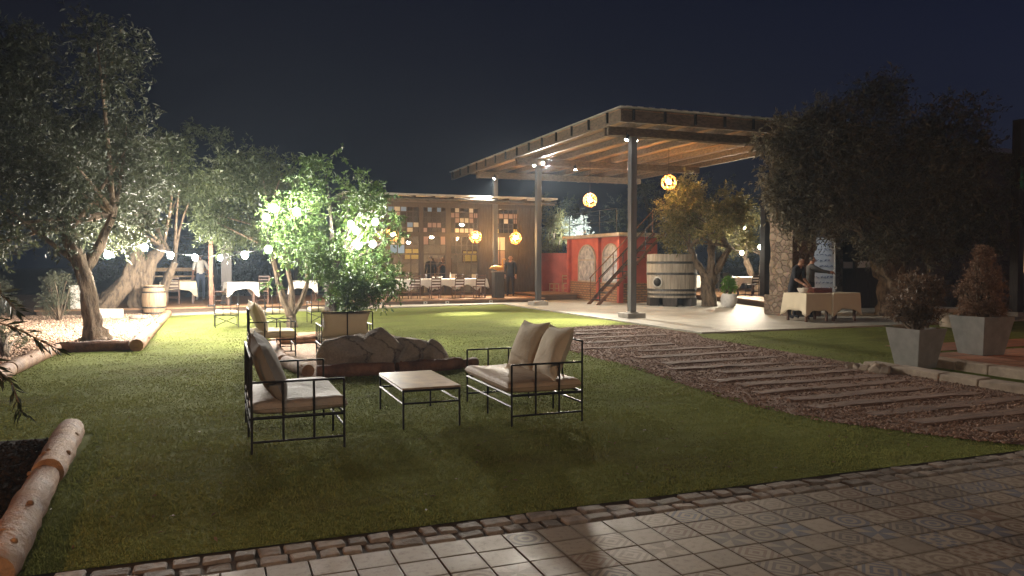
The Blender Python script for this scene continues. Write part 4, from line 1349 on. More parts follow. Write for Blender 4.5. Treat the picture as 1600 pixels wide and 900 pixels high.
# ------------------------------------------------------------------ lounge furniture
def pillow(mb, mt, w, h, t, seed, boxy=2.4, corner=.06, wr=.008, n=18, flat=0.0):
    r = np.random.default_rng(seed)
    ph = r.uniform(0, 6.28, (6, 3)); fr = r.uniform(1.5, 5, (6, 2))
    vs, fs = [], []
    for side in (1, -1):
        for i in range(n + 1):
            for j in range(n + 1):
                u, v = -1 + 2 * i / n, -1 + 2 * j / n
                u2, v2 = math.sin(u * math.pi / 2) if boxy > 4 else u, math.sin(v * math.pi / 2) if boxy > 4 else v
                k = (max(0, 1 - abs(u2) ** boxy) * max(0, 1 - abs(v2) ** boxy)) ** (.45 if boxy < 4 else .3)
                wv = sum(math.sin(fr[q, 0] * u + ph[q, 0]) * math.sin(fr[q, 1] * v + ph[q, 1]) for q in range(6)) * wr * k
                ext = 1 + corner * (abs(u2) * abs(v2)) ** 2 - .05 * (1 - abs(u2 * v2)) * (max(abs(u2), abs(v2)) ** 4 if boxy < 4 else 0)
                p = Vector((u2 * w / 2 * ext, v2 * h / 2 * ext, side * (t / 2 * k) + wv - (flat * (1 - v) ** 2 if flat else 0)))
                vs.append(mt @ p)
    m = (n + 1) ** 2
    for i in range(n):
        for j in range(n):
            a, b, c, d = i * (n + 1) + j, (i + 1) * (n + 1) + j, (i + 1) * (n + 1) + j + 1, i * (n + 1) + j + 1
            fs.append((a, b, c, d)); fs.append((m + d, m + c, m + b, m + a))
    mb.add(vs, fs)
    e = [i * (n + 1) for i in range(n + 1)] + [n * (n + 1) + j for j in range(1, n + 1)] + [i * (n + 1) + n for i in range(n - 1, -1, -1)] + [j for j in range(n - 1, -1, -1)]
    return [vs[i] for i in e]
def xf(loc, rot):
    return Matrix.Translation(loc) @ Euler(rot).to_matrix().to_4x4()

def lounge(label, loc, rz, W, D, seat_mat, pil_mat, pillows, seed, cat, name, pil_h=.52, lean=R(68)):
    """iron rod seat; its front looks along -y, its length runs along x"""
    t = thing(name, label, cat, loc, rz)
    f = MB(); r = .0105; x1 = W / 2; y0, y1 = -D / 2, D / 2
    for x in (-x1, x1):
        f.bar((x, y0, 0), (x, y0, .6), r); f.bar((x, y1, 0), (x, y1, .81), r)
        f.bar((x, y0, .60), (x, y1, .60), r); f.bar((x, y0, .30), (x, y1, .30), r * 1.3); f.bar((x, y0, .10), (x, y1, .10), r)
        for k in (1, 2):
            yy = y0 + D * k / 3
            f.bar((x, yy, .10), (x, yy, .60), r)
    f.bar((-x1, y0, .30), (x1, y0, .30), r * 1.3); f.bar((-x1, y1, .30), (x1, y1, .30), r * 1.3)
    f.bar((-x1, y0, .19), (x1, y0, .19), r); f.bar((-x1, y1, .19), (x1, y1, .19), r)
    f.bar((-x1, y1, .81), (x1, y1, .81), r)
    nb = max(2, round(W / .42))
    for k in range(1, nb):
        x = -x1 + W * k / nb
        f.bar((x, y1, .19), (x, y1, .81), r)
        f.bar((x, y0, .30), (x, y1, .30), r)
    if W > 1:
        f.bar((0, y0, 0), (0, y0, .30), r); f.bar((0, y1, 0), (0, y1, .30), r)
    f.build('frame', M['iron'], t, smooth=True)
    c = MB(); ring = pillow(c, xf((0, -.015, .375), (0, 0, 0)), W - .03, D + .03, .125, seed, boxy=12, corner=.0, wr=.01, n=26)
    MB().tube(ring, .007, 6).build('piping', seat_mat, c.build('seat_cushion', seat_mat, t, smooth='all'), smooth='all')
    w = (W - .08) / pillows
    for k in range(pillows):
        x = -W / 2 + .04 + w * (k + .5)
        b = MB(); rr = random.Random(seed + k)
        ring = pillow(b, xf((x, y1 - .16, .43 + pil_h * .46), (lean, rr.uniform(-.06, .06), rr.uniform(-.1, .1))), w * .99, pil_h, .21, seed + 5 + k, wr=.004, corner=.10)
        MB().tube(ring, .006, 6).build('piping', pil_mat, b.build('back_cushion', pil_mat, t, smooth='all'), smooth='all')
    return t
lounge('iron frame loveseat with two leaning linen cushions, right of the coffee table', (3.05, 7.65, 0), R(-90), 1.42, .76, M['cushion2'], M['cushion'], 2, 3, 'loveseat', 'loveseat')
lounge('iron frame loveseat with crumpled grey cushions darkened as in shade, left of the coffee table', (.64, 7.38, 0), R(90), 1.38, .76, M['seat_grey'], M['cushion_grey_shaded'], 2, 14, 'loveseat', 'loveseat')
lounge('cream cushioned iron armchair side on to the camera, behind the left loveseat', (.87, 13.85, 0), R(90), .8, .74, M['cushion3'], M['cushion3'], 1, 25, 'armchair', 'armchair')
lounge('cream cushioned iron armchair with its back to the camera behind the boulder', (1.93, 12.62, 0), R(180), .8, .7, M['cushion3'], M['cushion3'], 1, 36, 'armchair', 'armchair', .40, R(80))

ct = thing('coffee_table', 'low iron coffee table with mottled square top between the two loveseats', 'table', (1.93, 7.72, 0))
f = MB(); r = .0105
for x in (-.28, .28):
    for y in (-.55, .55): f.bar((x, y, 0), (x, y, .38), r)
    f.bar((x, -.55, .25), (x, .55, .25), r); f.bar((x, -.55, .372), (x, .55, .372), r * 1.2)
f.bar((-.28, -.55, .25), (.28, -.55, .25), r); f.bar((-.28, .55, .25), (.28, .55, .25), r)
f.bar((-.28, -.55, .372), (.28, -.55, .372), r * 1.2); f.bar((-.28, .55, .372), (.28, .55, .372), r * 1.2)
f.build('frame', M['iron'], ct, smooth=True)
M['mottle'] = mat('mottled_table_top', (.38, .27, .18), (.16, .10, .065), 5, .38, .1, 30, c3=(.27, .19, .13))
MB().box((0, 0, .392), (.585, 1.125, .018)).build('top', M['mottle'], ct, bevel=.003)

# small iron chairs on the far lawn, backs to the camera
def iron_chair(label, loc, rz):
    t = thing('iron_chair', label, 'chair', loc, rz, 'iron chairs on the far lawn')
    f = MB(); r = .012
    for x in (-.27, .27):
        f.bar((x, -.25, 0), (x, -.28, .8), r); f.bar((x, .25, 0), (x, .25, .55), r); f.bar((x, -.26, .55), (x, .25, .55), r)
        f.bar((x, -.25, .3), (x, .25, .3), r)
    f.bar((-.27, -.25, .3), (.27, -.25, .3), r); f.bar((-.27, .25, .3), (.27, .25, .3), r)
    f.bar((-.27, -.25, .05), (.27, .25, .25), r * .8); f.bar((.27, -.25, .05), (-.27, .25, .25), r * .8)
    f.bar((-.27, -.28, .8), (.27, -.28, .8), r)
    for x in (-.09, .09): f.bar((x, -.255, .3), (x, -.28, .8), r * .8)
    f.build('frame', M['iron'], t, smooth=True)
    c = MB(); pillow(c, xf((0, 0, .36), (0, 0, 0)), .52, .5, .1, 4, boxy=12, corner=0, wr=.004, n=12)
    c.build('seat_cushion', M['cushion3'], t, smooth='all')
    return t
ic = iron_chair('leftmost small iron chair with white seat pad on the far lawn before the deck', (.22, 20.3, 0), .05)
dup(ic, (1.42, 20.4, 0), -.1, 'small iron chair with white seat pad, middle of the three on the far lawn')
dup(ic, (2.55, 20.9, 0), .12, 'small iron chair with white seat pad half behind the citrus trunk')

# ------------------------------------------------------------------ dining furniture
def ladder_chair(label, loc, rz, group, m=None, seat_m=None):
    m = m or M['chairwood']
    t = thing('dining_chair', label, 'chair', loc, rz, group)
    MB().box((0, 0, .45), (.42, .42, .035)).build('seat', seat_m or m, t, bevel=.01)
    for x in (-.18, .18):
        MB().tube([(x, .18, 0), (x, .18, .435)], .018, 8).build('leg', m, t, smooth=True)
        MB().tube([(x, -.19, 0), (x, -.18, .45), (x, -.25, .93)], [.018, .019, .015], 8).build('leg', m, t, smooth=True)
    b = MB()
    for z in (.55, .66, .77, .88):
        b.box((0, -.185 - (z - .45) * .14, z), (.34, .018, .06))
    b.build('backrest', m, t)
    s_ = MB(); s_.bar((-.18, .18, .2), (.18, .18, .2), .01); s_.bar((-.18, -.185, .25), (.18, -.185, .25), .01)
    for x in (-.18, .18): s_.bar((x, .18, .15), (x, -.187, .15), .01)
    s_.build('stretcher', m, t)
    return t
def table(label, loc, rz, w, d, h=.74, group=None):
    t = thing('dining_table', label, 'table', loc, rz, group)
    MB().box((0, 0, h - .015), (w, d, .03)).build('tabletop', M['chairwood'], t, bevel=.005)
    for x in (-1, 1):
        for y in (-1, 1):
            MB().box((x * (w / 2 - .06), y * (d / 2 - .06), (h - .03) / 2), (.055, .055, h - .03)).build('leg', M['chairwood'], t)
    return t
def tablecloth(label, loc, rz, w, d, drop, corner, seed, m, h=.745, zig=0, group=None, name='tablecloth'):
    """top sheet, rolled edge and a folded skirt whose corners hang lower; zig > 0 adds hanging points along the long sides"""
    r = random.Random(seed)
    n1, n2 = max(8, int(w / .07)), max(8, int(d / .07))
    per = [(-1 + 2 * i / n1, -1) for i in range(n1)] + [(1, -1 + 2 * i / n2) for i in range(n2)] + [(1 - 2 * i / n1, 1) for i in range(n1)] + [(-1, 1 - 2 * i / n2) for i in range(n2)]
    n = len(per)
    hw, hd = w / 2 + .006, d / 2 + .006
    ph = [r.uniform(0, 6.28) for _ in range(4)]
    rings = []
    K = 7
    for k in range(K + 1):
        ring = []
        for i, (u, v) in enumerate(per):
            x, y = u * hw, v * hd
            nx = (1 if u >= .999 else -1 if u <= -.999 else 0); ny = (1 if v >= .999 else -1 if v <= -.999 else 0)
            cu = (1 - abs(u)) * hw if ny else 9; cv = (1 - abs(v)) * hd if nx else 9
            near = min(cu, cv)
            dr = drop + corner * math.exp(-(near / .13) ** 2)
            s = (u * hw if ny else v * hd)
            dr += .018 * math.sin(s * 9 + ph[0])
            if zig and ny:
                q = ((u + 1) / 2 * zig + (.0 if ny < 0 else .5)) % 1
                dr += .24 * (1 - abs(2 * q - 1)) ** 1.6 - .08
            f = k / K
            fold = .016 + .018 * math.sin(s * 23 + ph[1]) + .01 * math.sin(s * 41 + ph[2])
            if zig: fold += .02 * math.sin(s * 17 + ph[3])
            out = (max(0, fold) + .03 * math.exp(-(near / .1) ** 2)) * f + .004
            z = h - dr * f if k else h
            ring.append((x + nx * out * (1 if k else 0), y + ny * out * (1 if k else 0), z))
        rings.append(ring)
    vs = [p for ring in rings for p in ring]
    fs = [tuple(range(n))]
    for k in range(K):
        for i in range(n):
            j = (i + 1) % n
            fs.append((k * n + i, (k + 1) * n + i, (k + 1) * n + j, k * n + j))
    mb = MB(); mb.add(vs, fs)
    o = mb.build(name, m, smooth=True, loc=loc)
    o.rotation_euler = (0, 0, rz)
    sd = o.modifiers.new('thickness', 'SOLIDIFY'); sd.thickness = .004; sd.offset = 1
    return tag(o, label, 'tablecloth', group)

DZ = .2
table('long dining table under white cloths on the restaurant deck', (8.3, 29.45, DZ), 0, 3.6, .85)
tablecloth('long white tablecloth hanging in points along the long table', (8.3, 29.45, DZ), 0, 3.6, .85, .30, .16, 3, M['cloth'], zig=4)
lc = ladder_chair('leftmost ladder back chair tucked in front of the long white table', (7.06, 28.75, DZ), .05, 'chairs at the long table')
for x, rz, lab in ((7.89, -.06, 'second ladder back chair from the left in front of the long white table'), (8.81, .03, 'third ladder back chair from the left in front of the long white table'), (9.68, -.02, 'rightmost ladder back chair in front of the long white table, beside the podium')):
    dup(lc, (x, 28.75, DZ), rz, lab)
dup(lc, (6.3, 29.3, DZ), R(-90), 'ladder back chair at the left end of the long white table, side on')

# things on the long table
def bottle(label, loc, m, s=1.0):
    o = MB().lathe([(.03 * s, 0), (.035 * s, .02), (.035 * s, .14 * s), (.012 * s, .2 * s), (.012 * s, .26 * s)], n=12).build('bottle', m, smooth=True, loc=loc)
    tag(o, label, 'bottle')
tz = DZ + .748
def goblet(loc, label, group, s=1.0, name='wine_glass'):
    o = MB().lathe([(.035 * s, 0), (.03 * s, .006), (.005, .012), (.005, .08 * s), (.03 * s, .11 * s), (.038 * s, .15 * s), (.03 * s, .19 * s), (.028 * s, .188 * s), (.004, .1 * s)], n=12).build(name, M['glassware'], smooth=True, loc=loc)
    tag(o, label, 'wine glass', group)
bottle('pale candle shaped bottle standing on the long table left of its middle', (8.72, 29.5, tz), M['potwhite'])
bottle('dark bottle on the left part of the long table', (7.5, 29.55, tz), M['black'])
o = MB().lathe([(.06, 0), (.11, .05), (.13, .1), (.125, .1), (.1, .045), (.03, .012)], n=18).build('bowl', M['potwhite'], smooth=True, loc=(8.25, 29.45, tz)); tag(o, 'white bowl on the middle of the long table', 'bowl')
o = MB().lathe([(.045, 0), (.05, .1), (.045, .11), (.03, .1)], n=14).build('jug', M['whitepaint'], smooth=True, loc=(8.05, 29.6, tz)); tag(o, 'small white jug beside the bowl on the long table', 'jug')
for k, x in enumerate((6.9, 7.7, 9.2, 9.8)):
    goblet((x, 29.4, tz), nth(k, 4, 'wine glass standing on the long white table'), 'wine glasses on the long table')

# podium and goose
o = thing('podium', 'dark wooden podium at the right end of the long table', 'podium', (10.42, 28.6, DZ))
MB().box((0, 0, .5), (.4, .4, 1.0)).build('body', M['darkwood'], o, bevel=.008)
MB().box((0, 0, 1.02), (.48, .46, .035)).build('top', M['darkwood_x'], o, bevel=.005)
g = MB().tube([(-.36, 0, .12), (-.26, 0, .17), (-.1, 0, .16), (.06, 0, .13), (.16, 0, .14), (.2, 0, .25), (.19, 0, .4), (.2, 0, .48), (.27, 0, .5), (.33, 0, .48)], [.012, .05, .1, .1, .075, .038, .03, .036, .028, .008], 12)
g.tube([(-.02, .03, .08), (-.02, .05, .0)], .012, 6).tube([(-.02, -.03, .08), (-.02, -.05, .0)], .012, 6).box((0, 0, .005), (.3, .18, .01))
o = g.build('goose_ornament', M['goose'], smooth=True, loc=(10.42, 28.6, DZ + 1.04)); tag(o, 'orange carved goose ornament with raised neck on the podium', 'ornament')

# left deck tables
table('square dining table at the front of the left deck', (.75, 26.95, DZ), 0, .9, .9)
tablecloth('white tablecloth on the square table at the front of the left deck', (.75, 26.95, DZ), R(8), .92, .92, .22, .26, 5, M['cloth'])
dup(lc, (.12, 26.95, DZ), R(-90), 'ladder back chair on the left side of the front table on the left deck', 'chairs on the left deck')
dup(lc, (1.42, 26.95, DZ), R(90), 'ladder back chair on the right side of the front table on the left deck', 'chairs on the left deck')
table('dining table beside the wine barrel on the left deck', (-1.25, 29.4, DZ), 0, 1.1, 1.9)
tablecloth('cream tablecloth on the table beyond the wine barrel', (-1.25, 29.4, DZ), R(2), 1.12, 1.92, .28, .28, 6, M['cloth2'])
dup(lc, (-1.35, 28.1, DZ), 0, 'ladder back chair between the wine barrel and the cream clothed table', 'chairs on the left deck')
for k, (x, y) in enumerate(((-1.4, 29.3), (-1.1, 29.9))):
    tag(MB().box((0, 0, .012), (.5, .32, .024)).build('serving_board', M['palewood'], loc=(x, y, DZ + .75)), ['wooden serving board nearer the camera on the cream clothed table', 'wooden serving board farther back on the cream clothed table'][k], 'board')
table('square dining table behind the citrus trunk on the deck', (2.9, 28.4, DZ), 0, .9, .9)
tablecloth('white tablecloth seen behind the citrus trunk', (2.9, 28.4, DZ), R(-5), .92, .92, .25, .24, 8, M['cloth'])
dup(lc, (2.2, 28.4, DZ), R(-90), 'ladder back chair left of the white table behind the citrus trunk', 'chairs on the left deck')
table('square dining table at the left end of the restaurant deck', (5.2, 29.3, DZ), 0, .9, .9)
tablecloth('white tablecloth seen through the lower right citrus leaves', (5.2, 29.3, DZ), R(5), .92, .92, .25, .22, 9, M['cloth'])
dup(lc, (4.95, 28.6, DZ), 0, 'ladder back chair showing through the lower right citrus leaves', 'chairs on the left deck')
dup(lc, (1.6, 29.5, DZ), R(170), 'ladder back chair deep on the left deck behind the bulb string', 'chairs on the left deck')
bn = thing('timber_bench', 'long pale timber bench at the back of the left deck beside the person in white', 'bench', (-1.4, 32.6, DZ))
MB().box((0, 0, .86), (2.6, .4, .06)).build('seat', M['palewood'], bn)
MB().box((0, .25, 1.12), (2.2, .05, .14)).build('backrest', M['palewood'], bn)
for x in (-1.1, 1.1): MB().box((x, 0, .415), (.08, .36, .83)).build('leg', M['darkwood'], bn)
tp = thing('timber_post', 'reddish timber post standing at the left deck front beside the person in white', 'post', (-.16, 26.25, DZ))
MB().box((0, 0, 1.05), (.13, .13, 2.1)).build('shaft', M['redlog'], tp, bevel=.01)
MB().box((0, 0, .03), (.22, .22, .06)).build('base', M['iron'], tp)
tp = thing('timber_post', 'dark timber post behind the reddish one on the left deck', 'post', (.32, 27.9, DZ))
MB().box((0, 0, 1.1), (.34, .16, 2.2)).build('shaft', M['darkwood'], tp, bevel=.01)
MB().box((0, 0, .03), (.4, .24, .06)).build('base', M['iron'], tp)

wb_ = thing('wine_barrel', 'oak wine barrel standing on the gravel at the corner of the left deck', 'barrel', (-1.78, 25.75, .02))
MB().lathe([(.27, 0), (.29, .05), (.335, .25), (.35, .45), (.335, .65), (.29, .85), (.275, .89), (.26, .88), (.25, .86)], n=28).build('staves', M['barrel'], wb_, smooth=True)
for z, r in ((.05, .292), (.22, .333), (.68, .333), (.83, .297)):
    MB().lathe([(r, z - .025), (r + .006, z - .02), (r + .006, z + .02), (r, z + .025)], n=28).build('hoop', M['hoop'], wb_, smooth=True)

o = thing('white_pedestal', 'tall white painted pedestal behind the left olive trunk', 'pedestal', (-3.95, 26.6, .02))
MB().box((0, 0, .42), (.36, .36, .84)).build('body', M['whitepaint'], o, bevel=.01); MB().box((0, 0, .86), (.42, .42, .05)).build('top', M['whitepaint'], o, bevel=.008)
tag(MB().box((0, 0, .13), (.95, .4, .26), jit=.02, rng=rng).build('stone_block', M['whitepaint'], loc=(-3.0, 24.6, .02), bevel=.02), 'low pale stone block lying at the foot of the gnarled olive trunk', 'block')
tag(MB().ball((0, 0, .05), .16, 14, 8, (1.4, .8, .45)).build('dark_stone', M['rock'], smooth='all', loc=(-2.05, 23.6, .02)), 'small dark stone on the gravel before the gnarled olive', 'stone')

# right dining deck
RZ_ = .25
table('dining table under a white cloth beside the black steel column', (20.55, 26.3, RZ_), 0, 1.5, .9)
tablecloth('white tablecloth on the table beside the black steel column', (20.55, 26.3, RZ_), 0, 1.52, .92, .24, .24, 10, M['cloth'])
dc = ladder_chair('dark chair at the left end of the white table by the steel column', (19.65, 26.1, RZ_), R(-90), 'chairs on the right deck', M['darkwood'])
dup(dc, (20.3, 25.6, RZ_), .1, 'dark chair tucked in front of the white table by the steel column')
table('dining table farther back on the right deck', (20.6, 30.2, RZ_), 0, 1.0, .9)
tablecloth('white tablecloth hanging long on the far table behind the potted plant', (20.6, 30.2, RZ_), 0, 1.02, .92, .55, .1, 11, M['cloth'])
dup(dc, (21.5, 29.9, RZ_), R(90), 'dark chair at the far white table on the right deck')
table('dining table half hidden by the vat on the right deck', (18.9, 29.3, .25), 0, .9, .9)
tablecloth('white tablecloth showing between the vat and the golden lit olive trunk', (19.3, 29.3, RZ_), 0, .92, .92, .35, .2, 12, M['cloth'])

# buffet
table('buffet table with the folded chest, nearest the stone pillar', (14.78, 16.35, .035), 0, .8, .8)
tablecloth('cream tablecloth on the buffet table nearest the stone pillar', (14.78, 16.35, .035), 0, .82, .84, .44, .17, 13, M['cloth2'])
table('buffet table at the foot of the big dark olive', (15.66, 16.3, .035), 0, .84, .8)
tablecloth('cream tablecloth on the buffet table beside the big dark olive trunk', (15.67, 16.3, .035), 0, .9, .84, .42, .19, 15, M['cloth2'], h=.747)
bz = .035 + .75
o = MB().lathe([(.07, 0), (.12, .05), (.15, .13), (.14, .13), (.11, .05), (.03, .015)], n=20).build('mixing_bowl', M['whitepaint'], smooth=True, loc=(14.62, 16.35, bz)); tag(o, 'pale mixing bowl on the buffet under the hands of the person in black', 'bowl')
o = thing('wooden_chest', 'flat mahogany chest with papers on the buffet tables', 'chest', (15.15, 16.4, bz))
MB().box((0, 0, .05), (.62, .46, .1)).build('body', M['boxred'], o, bevel=.006); MB().box((.06, .03, .115), (.6, .42, .025), (0, .03, .04)).build('lid', M['boxred'], o, bevel=.006)
MB().box((-.02, -.02, .133), (.26, .2, .006), (0, .03, .1)).build('paper', M['paper'], o)
for k in range(4):
    goblet((15.62 + k * .09, 16.42 + (k % 2) * .06, bz), nth(k, 4, 'wine glass in the row on the buffet table by the olive'), 'wine glasses on the buffet', .8)
o = thing('notice_board', 'pale bluish board covered in handwriting beside the house door', 'board', (18.45, 19.98, .6))
MB().box((0, .0, .87), (1.42, .03, 1.78)).build('panel', M['paper'], o)
fr = MB().box((-.73, -.005, .87), (.05, .05, 1.84)).box((.73, -.005, .87), (.05, .05, 1.84)).box((0, -.005, 1.78), (1.41, .05, .05)).box((0, -.005, -.04), (1.41, .05, .05))
fr.build('frame', M['whitepaint'], o)
ink = MB(); ri = random.Random(5)
for row in range(9):
    x = -.6
    while x < .55:
        w = ri.uniform(.05, .16)
        pts = [(x + w * q / 6, -.02, 1.6 - row * .18 + ri.uniform(-.035, .035)) for q in range(7)]
        ink.tube(pts, .007, 4); x += w + ri.uniform(.03, .09)
ink.build('handwriting', mat('blue_ink', (.05, .08, .22), (.04, .06, .15), 5, .6, 0), o)
t = thing('board_spotlight', 'small cool spotlight above the handwritten board', 'spotlight', (18.45, 18.9, 4.4))
MB().bar((0, 0, .02), (0, .9, .3), .02).build('bracket', M['iron'], t)
r_ = aim((0, 0, 0), (0, 1.05, -2.9)); e_ = r_.to_matrix()
MB().tube([e_ @ Vector((0, 0, .1)), e_ @ Vector((0, 0, -.02))], [.04, .05], 10).build('housing', M['iron'], t, smooth=True)
lamp_light('board_lamp', 'SPOT', 22, (.65, .8, 1), t, e_ @ Vector((0, 0, -.05)), .05, r_, 34, 1.0)

# stools by the red wall
def stool(label, loc, rz, h, back):
    t = thing('bar_stool', label, 'stool', loc, rz, 'stools by the red wall')
    MB().box((0, 0, h), (.34, .34, .04)).build('seat', M['palewood'], t, bevel=.008)
    for x in (-.14, .14):
        for y in (-.14, .14):
            MB().bar((x * 1.15, y * 1.15, 0), (x, y, h - .02 if (y > 0 or not back) else h + .38), .018, 8).build('leg', M['palewood'], t, smooth=True)
    s_ = MB()
    for z in (h * .35, h * .65):
        for q in (-.15, .15): s_.bar((-.15, q, z), (.15, q, z), .011); s_.bar((q, -.15, z), (q, .15, z), .011)
    s_.build('stretcher', M['palewood'], t)
    if back: MB().box((0, -.14, h + .2), (.28, .02, .05)).box((0, -.14, h + .34), (.28, .02, .06)).build('backrest', M['palewood'], t)
stool('pale wooden stool with a low seat against the red wall, nearest the restaurant', (14.25, 31.7, .035), .2, .6, False)
stool('pale wooden stool with ladder back against the red wall, middle of three', (14.75, 31.5, .035), 2.9, .62, True)
stool('pale wooden stool with ladder back at the kiosk end of the red wall', (15.15, 31.3, .035), 3.3, .62, True)

# wine vat
vt = thing('wine_vat', 'huge weathered wooden wine vat with iron hoops beside the kiosk stair', 'vat', (15.5, 24.05, .035))
ns = 40
sv = MB()
for i in range(ns):
    a0, a1 = 2 * math.pi * (i + .03) / ns, 2 * math.pi * (i + .97) / ns
    vs = []
    for r, z in ((.86, .3), (.89, .7), (.9, 1.2), (.89, 1.86 + rng.uniform(-.008, .008))):
        for a in (a0, a1):
            vs += [(r * math.cos(a), r * math.sin(a), z), ((r - .05) * math.cos(a), (r - .05) * math.sin(a), z)]
    fs = []
    for k in range(3):
        b = k * 4
        fs += [(b, b + 2, b + 6, b + 4), (b + 1, b + 5, b + 7, b + 3), (b, b + 4, b + 5, b + 1), (b + 2, b + 3, b + 7, b + 6)]
    fs += [(12, 14, 15, 13), (0, 1, 3, 2)]
    sv.add(vs, fs)
sv.build('staves', M['vat'], vt)
MB().lathe([(.84, 1.78), (.84, 1.8)], n=40).build('lid', M['vat'], vt)
for z, r in ((.42, .872), (.58, .884), (1.16, .902), (1.56, .897)):
    MB().lathe([(r, z - .04), (r + .008, z - .035), (r + .008, z + .035), (r, z + .04)], n=48).build('hoop', M['hoop'], vt, smooth=True)
for k in range(5):
    a = 2 * math.pi * k / 5 - 2.2
    MB().box((.68 * math.cos(a), .68 * math.sin(a), .15), (.36, .5, .3), (0, 0, a)).build('foot', M['darkwood'], vt, bevel=.01)
a = R(205)
hx, hy = .91 * math.cos(a), .91 * math.sin(a)
MB().torus((hx, hy, .86), .175, .032, (R(90), 0, a + R(90)), 24, 8).build('manhole_rim', M['zinc'], vt, smooth='all')
MB().ball((hx * .99, hy * .99, .86), .15, 16, 8, (1, 1, 1)).build('manhole_door', M['iron'], vt, smooth='all')

# planters, pots
def planter(label, loc, rz, h, b, tw):
    t = thing('tapered_planter', label, 'planter', loc, rz, 'tapered square planters')
    v = MB(); w = []
    for s, z in ((b, 0), (tw, h), (tw - .06, h), (tw - .1, h - .07)):
        w += [(-s / 2, -s / 2, z), (s / 2, -s / 2, z), (s / 2, s / 2, z), (-s / 2, s / 2, z)]
    fs = [(3, 2, 1, 0)]
    for k in range(3):
        for i in range(4):  # for the added, unseen fill lanterns
            j = (i + 1) % 4
            fs.append((k * 4 + i, k * 4 + j, k * 4 + 4 + j, k * 4 + 4 + i))
    v.add(w, fs); v.build('pot', M['planter'], t, bevel=.008)
    v = MB(); s = tw - .1; v.box((0, 0, h - .075), (s, s, .02)); v.build('soil', M['soil'], t)
    return t
planter('pale tapered square planter with a small airy shrub at the end of the kerb', (9.98, 8.72, .0), R(3), .6, .40, .60)
planter('larger tapered planter half in shade on the terracotta terrace', (11.55, 8.85, .12), R(-2), .62, .46, .66)
o = thing('round_pot', 'pale round pot with a bright green plant at the edge of the right deck', 'plant pot', (16.75, 22.35, .035))
MB().lathe([(.17, 0), (.25, .1), (.29, .26), (.26, .42), (.23, .47), (.21, .46), (.2, .42)], n=28).build('pot', M['potwhite'], o, smooth=True)
MB().lathe([(.2, .41), (.2, .43)], n=20).build('soil', M['soil'], o)
sb = thing('stone_bench', 'pale stone slab bench standing on the lawn between the two tapered planters', 'bench', (16.3, 13.75, 0))
MB().box((0, 0, .43), (1.5, .45, .09), jit=.01, rng=rng).build('seat', M['concrete'], sb, bevel=.015)
for x in (-.55, .55): MB().box((x, 0, .19), (.22, .4, .38), jit=.01, rng=rng).build('leg', M['kerbstone'], sb, bevel=.015)

# boulders
def boulder(name, label, loc, dims, seed, m, amp=.10, peak=0):
    r = np.random.default_rng(seed)
    bmn = MB().ball((0, 0, 0), 1, 72, 44)
    v = np.array(bmn.v)
    pls = unit(r.normal(size=(16, 3)))
    ds = r.uniform(.58, .95, 16)
    for p, d in zip(pls, ds):
        q = v @ p
        k = q > d
        v[k] -= np.outer((q[k] - d) * .96, p)
    fr = r.uniform(2, 12, (12, 3)); ph = r.uniform(0, 6.28, 12)
    off = sum(np.sin(v @ fr[i] + ph[i]) / (2.5 + fr[i].max()) for i in range(12)) * amp
    off2 = sum(np.sin(v @ (fr[i] * 4.5) + ph[i]) for i in range(12)) * .0035
    v = v * (1 + off[:, None] + off2[:, None])
    if peak:
        zz = (v[:, 2] + 1) / 2
        v[:, :2] *= np.clip(1.25 - peak * zz ** 1.3, .12, 2)[:, None]
    v = v * (np.array(dims) / 2)
    bmn.v = [tuple(x) for x in v]
    o = bmn.build(name, m, smooth='all', loc=loc)
    return tag(o, label, 'boulder')
boulder('boulder', 'big rounded grey brown boulder in the log ringed bed, left and largest', (1.93, 11.62, .2), (1.25, .95, .92), 2, M['rock'])
boulder('boulder', 'blocky dark middle boulder with a squared top edge', (2.32, 11.42, .22), (.72, .7, .82), 11, M['rock'])
boulder('boulder', 'boulder right of the blocky one, with a sloping back', (2.72, 11.6, .2), (.74, .8, .74), 23, M['rock'])
boulder('boulder', 'tapering boulder at the right end of the group, beside the log stub', (3.1, 11.55, .12), (.52, .7, .66), 31, M['rock'])
boulder('white_stone', 'small white stone in the larger planter', (11.85, 8.75, .74), (.2, .16, .14), 8, M['whitepaint'])

# ------------------------------------------------------------------ trees and plants
def gnarled(mb, r, pts, rad, m=18, flute=.16, tw=.5):
    P, Q = [], []
    for i in range(len(pts) - 1):
        a, b = Vector(pts[i]), Vector(pts[i + 1])
        for k in range(4):
            t = k / 4
            P.append(a.lerp(b, t) + Vector((r.uniform(-1, 1), r.uniform(-1, 1), 0)) * rad[i] * .13)
            Q.append((rad[i] * (1 - t) + rad[i + 1] * t) * r.uniform(.9, 1.12))
    P.append(Vector(pts[-1])); Q.append(rad[-1])
    mb.tube(P, Q, m + 6, wob=.085, rng=r, flute=flute, fk=4, twist=tw)

